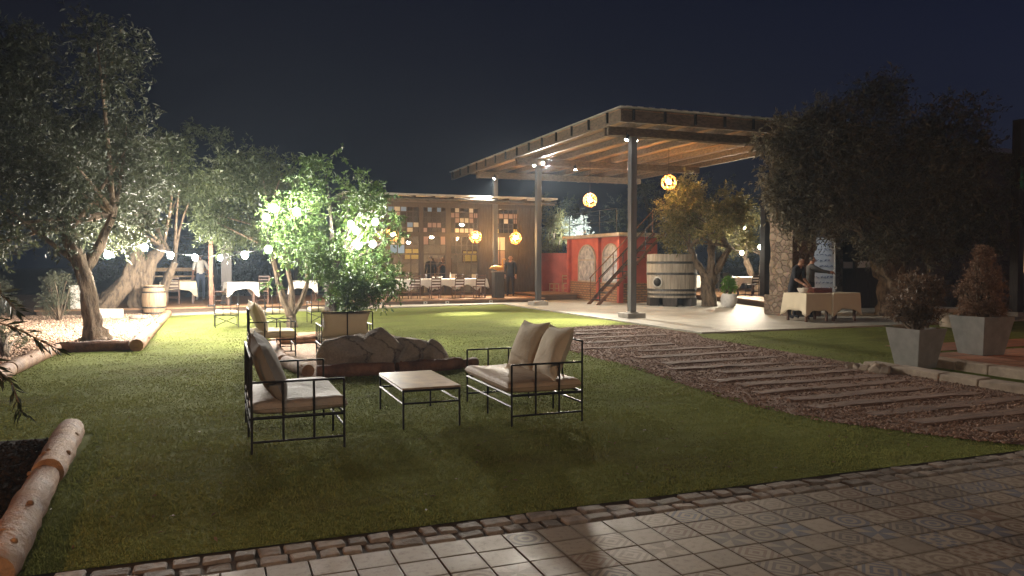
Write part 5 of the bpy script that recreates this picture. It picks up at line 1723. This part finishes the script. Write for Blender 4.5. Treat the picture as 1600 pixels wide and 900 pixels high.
def tree(name, label, cat, base, trunk, clumps, n_leaf, leaf, seed, bark, nlimb=14, r_limb=.05, size=.07, aspect=.28, tips=None, group=None, droop=.12, keep=None):
    """trunk: list of (points, radii), relative to the base; clumps in world coordinates"""
    r = random.Random(seed)
    t = thing(name, label, cat, base, 0, group)
    B = Vector(base)
    mb = MB()
    ends = []
    for pts, rad in trunk:
        gnarled(mb, r, pts, rad)
        if pts[-1][2] > 1.0: ends.append(pts[-1])
    loc = [(c[0] - B.x, c[1] - B.y, c[2] - B.z, c[3]) for c in clumps]
    limbs(mb, r, ends if not tips else tips, r_limb, loc, nlimb)
    mb.build('trunk', bark, t, smooth='all')
    foliage('crown', loc, n_leaf, size, aspect, leaf, t, seed, droop, keep=[(Vector(k) - B, q) for k, q in keep] if keep else None)
    return t

tr = random.Random(11)
# big olive at the left
b = (-2.3, 17.3, .0)
cl = clump_cloud(tr, (-2.9, 17.9, 4.2), (2.2, 2.0, 2.3), 40, .66) + clump_cloud(tr, (-4.4, 17.4, 3.0), (1.6, 1.5, 1.6), 20, .55) + clump_cloud(tr, (-2.4, 17.3, 2.6), (1.8, 1.2, .5), 14, .42)
tree('olive_tree', 'tall dark olive tree with thick leaning trunk at the corner of the gravel bed', 'tree', b,
     [([(.05, 0, -.05), (.0, .02, .3), (-.06, .03, .9), (-.2, .05, 1.5), (-.42, .1, 2.2)], [.27, .165, .145, .15, .11]), ([(-.18, .05, 1.4), (.1, .2, 1.9), (.35, .4, 2.6)], [.10, .085, .06]),
      ([(.1, -.05, .05), (.35, -.15, .02)], [.11, .03]), ([(-.1, -.05, .05), (-.35, .1, .0)], [.11, .03])], cl, 46000, M['leaf_shaded'], 101, M['bark'], 13, .045, .1, .32, tips=[(-.42, .1, 2.2), (.35, .4, 2.6), (-.2, .05, 1.5)])
# gnarled olive behind
b = (-2.35, 26.4, .0)
cl = clump_cloud(tr, (-1.1, 26.4, 4.3), (2.5, 1.8, 1.7), 36, .62, zlo=-.6) + clump_cloud(tr, (-2.8, 26.2, 2.5), (1.6, .9, .5), 12, .4)
tree('olive_tree', 'ancient gnarled olive with twisted split pale trunk beside the wine barrel', 'tree', b,
     [([(-1.1, -.6, -.02), (-.75, -.4, .35), (-.25, -.1, .95), (0, 0, 1.6), (.0, .1, 2.3)], [.2, .24, .24, .24, .16]), ([(.05, .0, -.02), (.0, .0, .5), (.1, .0, 1.2), (.1, .05, 1.9)], [.26, .2, .22, .14]),
      ([(.5, .05, -.02), (.32, .05, .35), (.3, .0, .9), (.35, .1, 1.5), (.8, .2, 2.1)], [.24, .15, .2, .22, .1]), ([(.85, -.2, -.02), (.5, -.05, .25), (.42, 0, .8)], [.1, .12, .1]),
      ([(.2, -.15, 0), (.25, -.1, .6), (.2, -.1, 1.3)], [.09, .08, .1]), ([(.6, .8, 0), (.75, .7, .7), (1.1, .8, 1.6)], [.18, .14, .1])], cl, 34000, M['leaf_olive'], 102, M['bark'], 14, .045, .11, .32)
# small multi stemmed tree
b = (1.72, 19.6, 0)
cl = clump_cloud(tr, (.9, 20.4, 3.2), (1.6, 1.2, 1.2), 30, .52)
tree('small_tree', 'slender grey tree branching low, between the armchair and the citrus', 'tree', b,
     [([(0, 0, -.05), (-.02, 0, .3)], [.13, .1]), ([(0, 0, .25), (-.2, .1, .7), (-.35, .3, 1.5), (-.5, .6, 2.2)], [.085, .07, .055, .04]), ([(0, 0, .25), (.02, .05, .9), (-.1, .2, 1.7)], [.08, .055, .04]),
      ([(0, 0, .3), (.22, 0, .6), (.4, .1, 1.1), (.35, .3, 1.9)], [.07, .055, .045, .035])], cl, 18000, M['leaf_olive'], 103, M['bark'], 11, .028, .1, .34)
# citrus
b = (2.35, 16.95, 0)
cl = clump_cloud(tr, (2.3, 16.95, 2.6), (1.45, 1.3, 1.3), 38, .42) + clump_cloud(tr, (3.0, 16.5, 1.5), (1.0, .7, .85), 20, .34) + clump_cloud(tr, (1.6, 16.7, 1.6), (.7, .5, .6), 8, .3) + clump_cloud(tr, (2.9, 16.6, 1.0), (.75, .5, .5), 13, .3) + clump_cloud(tr, (1.5, 17.2, 2.5), (.7, .6, .8), 9, .32) + [(3.75, 16.7, 2.2, .3), (3.65, 16.6, 2.6, .25), (2.5, 16.9, 3.95, .25)]
tree('citrus_tree', 'dense bright green citrus tree hung with glowing bulbs behind the boulders', 'tree', b,
     [([(0, 0, -.05), (.0, 0, .3), (.03, 0, .8), (-.02, 0, 1.3)], [.23, .18, .17, .15])], cl, 30000, M['leaf_citrus'], 104, M['darkbark'], 18, .04, .085, .42, droop=.25, keep=[(p, .52) for p in tb])
# big dark olive at the right
b = (18.5, 17.1, .035)
cl = clump_cloud(tr, (18.9, 17.4, 4.3), (3.0, 2.2, 2.6), 54, .75) + clump_cloud(tr, (15.5, 16.6, 4.3), (1.3, .8, 1.9), 40, .55) + clump_cloud(tr, (14.7, 16.9, 3.7), (.9, .6, 1.8), 32, .45) + clump_cloud(tr, (13.95, 16.6, 4.2), (.65, .5, 1.25), 22, .42) + clump_cloud(tr, (21.3, 16.6, 3.6), (1.2, 1.3, 1.8), 18, .6) + clump_cloud(tr, (18.8, 16.6, 2.2), (2.4, 1.0, .5), 14, .45)
tree('olive_tree', 'huge dark olive tree with spreading crown over the buffet tables', 'tree', b,
     [([(0, 0, -.05), (-.03, 0, .5), (.02, 0, 1.0), (-.3, .05, 1.6), (-.9, .1, 2.4)], [.42, .3, .3, .24, .15]), ([(0, 0, .9), (.25, .05, 1.5), (.5, .1, 2.4)], [.24, .2, .14]), ([(.1, 0, 1.0), (.5, -.1, 1.5), (1.2, -.1, 2.1)], [.15, .13, .09]),
      ([(.2, -.1, 0), (.7, -.2, .12)], [.2, .05]), ([(-.2, -.1, 0), (-.55, -.1, .1)], [.18, .05])], cl, 105000, M['leaf_lit'], 105, M['bark'], 16, .055, .11, .32, tips=[(-.9, .1, 2.4), (.5, .1, 2.4), (1.2, -.1, 2.1)])
# olive beyond the vat, golden lamplight put into its leaf colour
b = (16.45, 23.1, .035)
cl = clump_cloud(tr, (16.4, 23.1, 3.25), (1.75, 1.5, 1.3), 34, .48, zlo=-.7) + [(15.2, 23.4, 2.2, .4), (14.9, 23.6, 2.6, .35), (17.8, 22.7, 2.4, .4)]
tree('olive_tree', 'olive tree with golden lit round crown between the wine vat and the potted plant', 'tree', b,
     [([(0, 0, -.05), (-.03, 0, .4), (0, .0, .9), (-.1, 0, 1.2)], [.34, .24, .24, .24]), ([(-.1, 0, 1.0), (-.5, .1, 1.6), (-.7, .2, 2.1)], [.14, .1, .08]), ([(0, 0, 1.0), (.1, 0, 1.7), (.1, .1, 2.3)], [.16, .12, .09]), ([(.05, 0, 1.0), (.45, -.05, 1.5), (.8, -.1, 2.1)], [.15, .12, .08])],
     cl, 28000, M['leaf_gold_lit'], 106, M['bark'], 14, .045, .1, .32)
# olive on the right deck
b = (23.0, 28.6, .25)
cl = clump_cloud(tr, (22.6, 28.8, 3.0), (1.7, 1.4, 1.1), 18, .5)
tree('olive_tree', 'pale forked olive trunk lit by bulbs at the back of the right dining deck', 'tree', b,
     [([(0, 0, 0), (0, 0, .3)], [.25, .2]), ([(0, 0, .25), (-.35, 0, .8), (-.6, .1, 1.5)], [.16, .13, .1]), ([(0, 0, .25), (.25, 0, .9), (.3, .1, 1.7)], [.16, .13, .1])], cl, 9000, M['leaf_gold_lit'], 107, M['bark'], 10, .05, .1, .3)
# beyond the garden
for i, (x, y, z, rx, rz, lab) in enumerate(((22.5, 37, 4.0, 3.0, 3.0, 'brown shaded tree rising behind the kiosk railing'), (27, 37, 3.8, 3.0, 2.8, 'dark tree standing behind the golden lit olive crown'), (16.6, 37.5, 3.3, 2.4, 2.2, 'dark bushy tree behind the silver bush at the garden wall'),
                                           (-8.5, 28, 3.0, 2.6, 2.6, 'dark tree at the left edge behind the rosemary bush'), (-5.2, 36, 2.8, 2.6, 2.0, 'dark tree at the back of the left deck'),
                                           (-.2, 38, 2.3, 2.8, 1.9, 'low dark tree behind the timber bench on the left deck'), (3.6, 38, 2.6, 2.4, 2.0, 'dark tree behind the citrus, left of the restaurant'), (-10.5, 35, 2.2, 3.2, 2.0, 'low dark tree far behind the white pedestal'),
                                           (30, 38, 3.0, 3.4, 2.4, 'dark tree at the back of the right dining deck'), (-14.0, 29, 2.6, 3.0, 2.4, 'dark tree beyond the low bush at the left edge'))):
    b = (x, y, 0)
    cl = clump_cloud(tr, (x, y, z), (rx, 1.6, rz), 26, .8)
    tree('background_tree', lab, 'tree', b, [([(0, 0, 0), (.05, 0, 1.2), (0, .1, z)], [.2, .16, .1])], cl, 9000, M['leaf_shaded'], 120 + i, M['darkbark'], 8, .06, .13, .32, group='trees beyond the garden')
# bushes
def bush(name, label, base, cl, n, leaf, seed, size, aspect, stems, bark=None, cat='bush'):
    r = random.Random(seed)
    t = thing(name, label, cat, base)
    loc = [(c[0] - base[0], c[1] - base[1], c[2] - base[2], c[3]) for c in cl]
    mb = MB(); limbs(mb, r, [(r.uniform(-.06, .06), r.uniform(-.06, .06), 0) for _ in range(5)], .016, loc, stems, 6)
    mb.build('stems', bark or M['bark'], t, smooth='all')
    foliage('leaves', loc, n, size, aspect, leaf, t, seed)
    return t
b = (16.1, 33.0, .035)
bush('silver_bush', 'silvery bush shining white under the kiosk floodlight above the red wall', b, clump_cloud(tr, (16.1, 33.0, 2.7), (.7, .6, 1.1), 18, .3), 8000, M['leaf_silver'], 140, .09, .35, 14)
b = (14.6, 33.4, .0)
bush('hanging_bush', 'olive brown drooping bush beside the restaurant corner', b, clump_cloud(tr, (14.6, 33.3, 2.8), (1.0, .7, 1.5), 22, .4), 9000, M['leaf_gold_lit'], 141, .1, .25, 16)
b = (-4.0, 23.9, .0)
bush('rosemary_bush', 'rounded grey green rosemary bush behind the leaning olive trunk', b, clump_cloud(tr, (-4.0, 23.9, .75), (.45, .4, .65), 26, .22), 9000, M['leaf_shrub'], 142, .05, .2, 14)
b = (-5.9, 25.5, .0)
bush('low_bush', 'dull low bush at the left edge beyond the gravel', b, clump_cloud(tr, (-5.9, 25.5, .6), (.9, .5, .6), 22, .28), 8000, M['leaf_shrub'], 143, .06, .25, 10)
b = (-3.3, 15.0, .0)
bush('low_bush', 'small yellowish bush at the left end of the pale log', b, clump_cloud(tr, (-3.5, 16.6, .25), (.6, .4, .25), 12, .16), 2500, M['leaf_shrub'], 144, .05, .25, 8)
b = (9.98, 8.72, .53)
bush('airy_shrub', 'airy brownish shrub growing in the smaller tapered planter', b, clump_cloud(tr, (9.98, 8.75, 1.05), (.44, .38, .34), 34, .16), 12000, M['leaf_dry'], 145, .05, .26, 18)
b = (11.55, 8.85, .66)
cc = []
for k in range(120):
    z = tr.random() ** 1.3; a = tr.random() * 6.28; q = .43 * (1 - z) ** .62 * tr.uniform(.55, 1.0) * (1 if z > .15 else .75)
    cc.append((11.55 + q * math.cos(a), 8.85 + q * math.sin(a), .80 + z * 1.05, .085 + .045 * (1 - z)))
bush('conical_shrub', 'tall pale brown conical shrub standing in the larger tapered planter', b, cc, 24000, M['leaf_cone'], 146, .032, .3, 22)
b = (16.75, 22.35, .46)
bush('bright_plant', 'bright green feathery plant in the round pot', b, clump_cloud(tr, (16.75, 22.35, .8), (.2, .2, .3), 14, .12), 2600, M['leaf_pot'], 147, .07, .22, 10, cat='plant')

# oleander reaching in from the left
ol = thing('oleander', 'dark thin oleander stems with narrow leaves reaching in at the left edge', 'plant', (-1.75, 5.0, 0))
B = Vector(ol.location)
st = MB(); lp, ld, ln = [], [], []
g5 = np.random.default_rng(9)
def stem(pts, leafy, seed):
    P = [Vector(p) - B for p in pts]
    Q = []
    for i in range(len(P) - 1):
        for k in range(5): Q.append(P[i].lerp(P[i + 1], k / 5))
    Q.append(P[-1])
    st.tube(Q, [.006 * (1 - .7 * i / len(Q)) + .0015 for i in range(len(Q))], 6)
    r = random.Random(seed)
    n = len(Q)
    for i in range(int(n * leafy), n):
        d = (Q[i] - Q[i - 1]).normalized()
        for s in range(3 if i < n - 1 else 5):
            side = Vector((r.gauss(0, 1), r.gauss(0, 1), r.gauss(0, 1) - .2)); side = (side - d * side.dot(d)).normalized()
            v = (d * .75 + side * .75).normalized()
            lp.append(Q[i] + d * r.uniform(-.01, .01)); ld.append(v); ln.append(side)
stem([(-1.75, 5.0, 0), (-1.55, 4.9, .9), (-1.2, 4.75, 1.33), (-.98, 4.65, 1.26), (-.78, 4.58, 1.15)], .5, 1)
stem([(-1.75, 5.0, 0), (-1.5, 4.85, .8), (-1.15, 4.7, 1.12), (-1.0, 4.64, .98), (-.95, 4.62, .82)], .62, 2)
stem([(-1.75, 5.0, 0), (-1.6, 4.8, .8), (-1.25, 4.7, 1.22), (-1.1, 4.66, 1.1), (-1.04, 4.64, 1.0)], .6, 3)
stem([(-1.75, 5.0, 0), (-1.6, 4.9, 1.0), (-1.3, 4.8, 1.5), (-1.06, 4.7, 1.45), (-.98, 4.66, 1.36)], .7, 4)
st.build('stems', M['bark'], ol, smooth='all')
n = len(lp)
L_ = g5.uniform(.06, .105, n)
v, q = leaf_arrays(np.array(lp), unit(np.array(ld)), unit(np.array(ln) + g5.normal(size=(n, 3)) * .3), L_, L_ * .17)
np_mesh('leaves', v, q, M['leaf_twig'], ol)

# ------------------------------------------------------------------ people
def person(label, loc, rz, J, mats, seed=1, hair=None):
    """J: joint positions; one continuous skinned body with a face and five-fingered hands"""
    V, E, Rr, Mi = [], [], [], []
    idx = {}
    def j(name, p, r):
        idx[name] = len(V); V.append(Vector(p)); Rr.append(r)
    def e(a, b, m):
        E.append((idx[a], idx[b])); Mi.append(m)
    SK, TOP, LEG, SHOE, HAIR = 0, 1, 2, 3, 4
    j('pelvis', J['pelvis'], (.15, .105))
    j('waist', J['waist'], (.14, .10)); e('pelvis', 'waist', TOP)
    j('chest', J['chest'], (.165, .115)); e('waist', 'chest', TOP)
    j('collar', J['collar'], (.10, .08)); e('chest', 'collar', TOP)
    j('neck', J['neck'], (.055, .055)); e('collar', 'neck', SK)
    j('jaw', J['jaw'], (.066, .075)); e('neck', 'jaw', SK)
    j('skull', J['skull'], (.078, .092)); e('jaw', 'skull', SK)
    j('top', J['top'], (.055, .065)); e('skull', 'top', HAIR)
    for s in 'LR':
        j('hip' + s, J['hip' + s], (.095, .095)); e('pelvis', 'hip' + s, LEG)
        j('knee' + s, J['knee' + s], (.062, .062)); e('hip' + s, 'knee' + s, LEG)
        j('ankle' + s, J['ankle' + s], (.045, .045)); e('knee' + s, 'ankle' + s, LEG)
        j('toe' + s, J['toe' + s], (.045, .035)); e('ankle' + s, 'toe' + s, SHOE)
        j('sh' + s, J['sh' + s], (.07, .07)); e('collar', 'sh' + s, TOP)
        j('el' + s, J['el' + s], (.047, .047)); e('sh' + s, 'el' + s, TOP)
        j('wr' + s, J['wr' + s], (.03, .03)); e('el' + s, 'wr' + s, mats[4])
    me = bpy.data.meshes.new('body')
    me.from_pydata([tuple(v) for v in V], E, [])
    o = bpy.data.objects.new('body', me); col.objects.link(o)
    sk = o.modifiers.new('skin', 'SKIN'); sk.use_smooth_shade = True
    sd = o.modifiers.new('sub', 'SUBSURF'); sd.levels = 2; sd.render_levels = 2
    for k, r in enumerate(Rr):
        me.skin_vertices[0].data[k].radius = r
    me.skin_vertices[0].data[0].use_root = True
    dg = bpy.context.evaluated_depsgraph_get()
    nm = bpy.data.meshes.new_from_object(o.evaluated_get(dg))
    bpy.data.objects.remove(o)
    vs = [v.co.copy() for v in nm.vertices]; fs = [tuple(p.vertices) for p in nm.polygons]
    mb = MB(); mb.v = [tuple(v) for v in vs]
    segs = [(V[a], V[b], m) for (a, b), m in zip(E, Mi)]
    face = (J['nose'] - Vector(J['skull'])).normalized() if 'nose' in J else Vector((0, 1, 0))
    sc_ = Vector(J['skull'])
    for f in fs:
        c = sum((vs[i] for i in f), Vector()) / len(f)
        best, bm = 9, 0
        for a, b, m in segs:
            t = max(0, min(1, (c - a).dot(b - a) / max(1e-9, (b - a).length_squared)))
            d = (a.lerp(b, t) - c).length
            if d < best: best, bm = d, m
        if bm in (SK, HAIR) and (c - sc_).length < .14:
            q = c - sc_
            bm = HAIR if (q.dot(face) < -.01 and q.z > -.06) or q.z > .055 else SK
        mb.f.append(f); mb.k.append(bm)
    # hands: palm and five curled fingers
    for s in 'LR':
        w, el = Vector(J['wr' + s]), Vector(J['el' + s])
        d = (w - el).normalized(); up = Vector((0, 0, 1)); side = d.cross(up)
        side = side.normalized() if side.length > .1 else Vector((1, 0, 0)); nn = side.cross(d)
        mb.cur = SK
        mb.tube([w - d * .02, w + d * .04, w + d * .09], [.028, .038, .034], 8)
        for k, ln_ in zip((-1.5, -.5, .5, 1.5), (.062, .075, .07, .055)):
            p0 = w + d * .085 + side * k * .019
            mb.tube([p0, p0 + d * ln_ * .5 - nn * .008, p0 + d * ln_ * .85 - nn * .03, p0 + d * ln_ * .95 - nn * .045], [.0095, .009, .008, .006], 6)
        sg = 1 if s == 'L' else -1
        p0 = w + d * .03 + side * sg * .03
        mb.tube([p0, p0 + d * .03 + side * sg * .025 - nn * .01, p0 + d * .06 + side * sg * .028 - nn * .02], [.012, .0105, .008], 6)
    # face: nose, eyes, mouth, ears
    fx = face.cross(Vector((0, 0, 1))).normalized()
    jaw = Vector(J['jaw'])
    mb.cur = SK
    mb.ball(tuple(jaw.lerp(sc_, .55) + face * .098), .016, 8, 6, (1, 1, 1.5))
    for k in (-1, 1):
        mb.ball(tuple(sc_ + fx * k * .088 - Vector((0, 0, .03))), .022, 8, 6, (.6, 1, 1.4))
    mb.cur = HAIR
    for k in (-1, 1):
        mb.ball(tuple(sc_ + fx * k * .034 + face * .086 - Vector((0, 0, .01))), .011, 6, 4)
    mb.cur = 5
    mb.ball(tuple(jaw + face * .082 + Vector((0, 0, .005))), .016, 8, 4, (1.2, 1.2, .4))
    ob = mb.build('person', [M['skin'], mats[0], mats[1], mats[2], mats[3], M['skin']], smooth='all', loc=loc)
    ob.rotation_euler = (0, 0, rz)
    tag(ob, label, 'person')
    return ob
def stance(h=1.74, lean=0.0, **kw):
    k = h / 1.74
    J = dict(pelvis=(0, 0, .95), waist=(0, lean * .2, 1.1), chest=(0, lean * .5, 1.30), collar=(0, lean * .8, 1.44), neck=(0, lean * .95 + .01, 1.51), jaw=(0, lean * 1.1 + .03, 1.57), skull=(0, lean * 1.2 + .02, 1.645), top=(0, lean * 1.2 + .005, 1.71),
             hipL=(-.095, 0, .88), hipR=(.095, 0, .88), kneeL=(-.11, .02, .49), kneeR=(.11, .02, .49), ankleL=(-.115, -.02, .09), ankleR=(.115, -.02, .09), toeL=(-.13, .14, .04), toeR=(.13, .14, .04),
             shL=(-.19, lean * .8, 1.41), shR=(.19, lean * .8, 1.41), elL=(-.24, lean * .6 - .03, 1.13), elR=(.24, lean * .6 - .03, 1.13), wrL=(-.24, lean * .6 + .08, .90), wrR=(.24, lean * .6 + .08, .90))
    J.update(kw)
    J = {a: Vector(b) * k for a, b in J.items()}
    if 'nose' not in J: J['nose'] = J['skull'] + Vector((0, .12, 0))
    return J
# local +y is where a person faces
person('person in white shirt and jeans standing on the left deck, back turned', (-.55, 30.6, .2), R(15), stance(1.74, .05, elR=(.3, .1, 1.15), wrR=(.34, .32, 1.05)), [M['shirt'], M['jeans'], M['whitepaint'], M['hair'], 0, 0])
person('person in black bending over the mixing bowl at the buffet table', (14.98, 17.15, .035), R(195), stance(1.72, .22, elL=(-.22, .22, 1.12), elR=(.22, .22, 1.12), wrL=(-.12, .42, .98), wrR=(.14, .44, .98), nose=(0, .34, 1.55)), [M['black'], M['black'], M['black'], M['hair'], 0, 0])
person('person in a grey shirt holding one arm straight out over the chest on the buffet', (15.5, 17.05, .035), R(-110), stance(1.76, .03, elR=(.24, .22, 1.32), wrR=(.2, .48, 1.28), elL=(-.12, .26, 1.30), wrL=(-.08, .52, 1.27)), [M['grey_suit'], M['black'], M['black'], M['hair'], 1, 0])
person('waiter in a dark suit standing right of the podium by the restaurant', (11.45, 29.9, .2), R(150), stance(1.7, 0), [M['black'], M['black'], M['black'], M['hair'], 1, 0])
person('person in dark clothes inside the restaurant under the yellow lamp', (8.72, 32.5, .2), R(10), stance(1.72, 0), [M['black'], M['black'], M['black'], M['hair'], 1, 0])
person('person with bare arms raised inside the restaurant beside the one in dark clothes', (9.3, 32.6, .2), R(170), stance(1.66, 0, elL=(-.26, .12, 1.2), wrL=(-.08, .26, 1.32), elR=(.26, .12, 1.2), wrR=(.08, .26, 1.35)), [M['black'], M['jeans'], M['black'], M['hair'], 0, 0])
lantern('added fill lantern on an iron post, unseen behind the camera on the tiled terrace', (3.2, -2.4, 0), emis('rear_fill_bulb', (1, .72, .45), watts(11, .06)))  # another added fill lantern, out of view

fl = thing('fill_floodlight', 'added fill floodlight on a tall grey mast, unseen far behind the camera', 'floodlight', (1.0, -13.0, 0))  # unseen floodlight, added to fill the foreground
MB().lathe([(.16, 0), (.16, .05), (.09, .08), (.06, 7.6), (.05, 7.65)], n=14).build('mast', M['steel'], fl, smooth=True)
MB().box((0, .12, 7.7), (.5, .16, .34), (R(-25), 0, 0)).build('housing', M['iron'], fl, bevel=.01)
lamp_light('flood_lamp', 'SPOT', 330, (1, .86, .68), fl, (0, .26, 7.66), .25, aim((1.0, -12.7, 7.6), (4.5, 12, 0)), 75, 1.0)

# leaves that fell on the lawn and the terrace
gl5 = np.random.default_rng(31)
n = 420
x = gl5.uniform(-1.0, 9.0, n); y = 4.7 + 20 * gl5.random(n) ** 1.6
k = ~inside(PATH, x, y) & inside(LAWN, x, y)
x, y = x[k], y[k]; n = len(x)
a = gl5.uniform(0, 6.28, n)
v, q = leaf_arrays(np.stack([x, y, np.full(n, .022)], 1), unit(np.stack([np.cos(a), np.sin(a), gl5.normal(size=n) * .2], 1)), unit(np.stack([gl5.normal(size=n) * .3, gl5.normal(size=n) * .3, np.ones(n)], 1)), gl5.uniform(.03, .06, n), gl5.uniform(.012, .022, n))
tag(np_mesh('leaf_litter', v, q, M['leaf_dry']), 'dry brown leaves scattered over the lawn', 'leaves', kind='stuff')

# inside the restaurant
for (x, w_, h_, lab) in ((7.0, 1.2, 2.0, 'tall dark cabinet inside the restaurant behind the citrus leaves'), (10.1, .9, 1.6, 'dark cabinet inside the restaurant behind the right end of the long table')):
    o = thing('cabinet', lab, 'cabinet', (x, 35.6, .2))
    MB().box((0, 0, h_ / 2), (w_, .4, h_)).build('body', M['darkwood_x'], o)
    for q in (-1, 1): MB().box((q * w_ / 4, -.212, h_ / 2), (w_ / 2 - .03, .02, h_ - .1)).build('door', M['chairwood'], o)
for (x, z, lab) in ((8.7, 2.0, 'framed picture on the inner restaurant wall behind the standing diners'), (11.6, 1.9, 'framed picture on the inner restaurant wall behind the podium')):
    o = thing('framed_picture', lab, 'picture', (x, 35.88, z))
    MB().box((0, 0, 0), (.8, .03, .6)).build('frame', M['chairwood'], o); MB().box((0, -.02, 0), (.68, .01, .48)).build('canvas', M['yellowpane'], o)

# small unlit plates set in the skirt of the restaurant deck
p0 = None
for k, x in enumerate((5.6, 7.3, 8.15, 9.9)):
    lab = nth(k, 4, 'small pale plate set in the edge of the restaurant deck')
    if p0 is None:
        p0 = thing('step_plate', lab, 'plate', (x, 27.985, .09), 0, 'plates along the restaurant deck edge')
        MB().box((0, 0, 0), (.14, .02, .09)).build('body', M['zinc'], p0); MB().box((0, -.012, 0), (.06, .01, .04)).build('slot', M['iron'], p0)
    else:
        dup(p0, (x, 27.985, .09), 0, lab)

# added haze box imitating lens glare: the lamps glow a little through it
hm, nt, out = newmat('glare_haze')
pv = N(nt, 'ShaderNodeVolumePrincipled')
pv.inputs['Density'].default_value = .0009
pv.inputs['Color'].default_value = (.66, .82, 1, 1)
pv.inputs['Anisotropy'].default_value = .35
nt.links.new(pv.outputs[0], out.inputs['Volume'])
o = MB().span((-252, -252, -1.1), (252, 252, 9.6)).build('haze', hm)
o['kind'] = 'stuff'
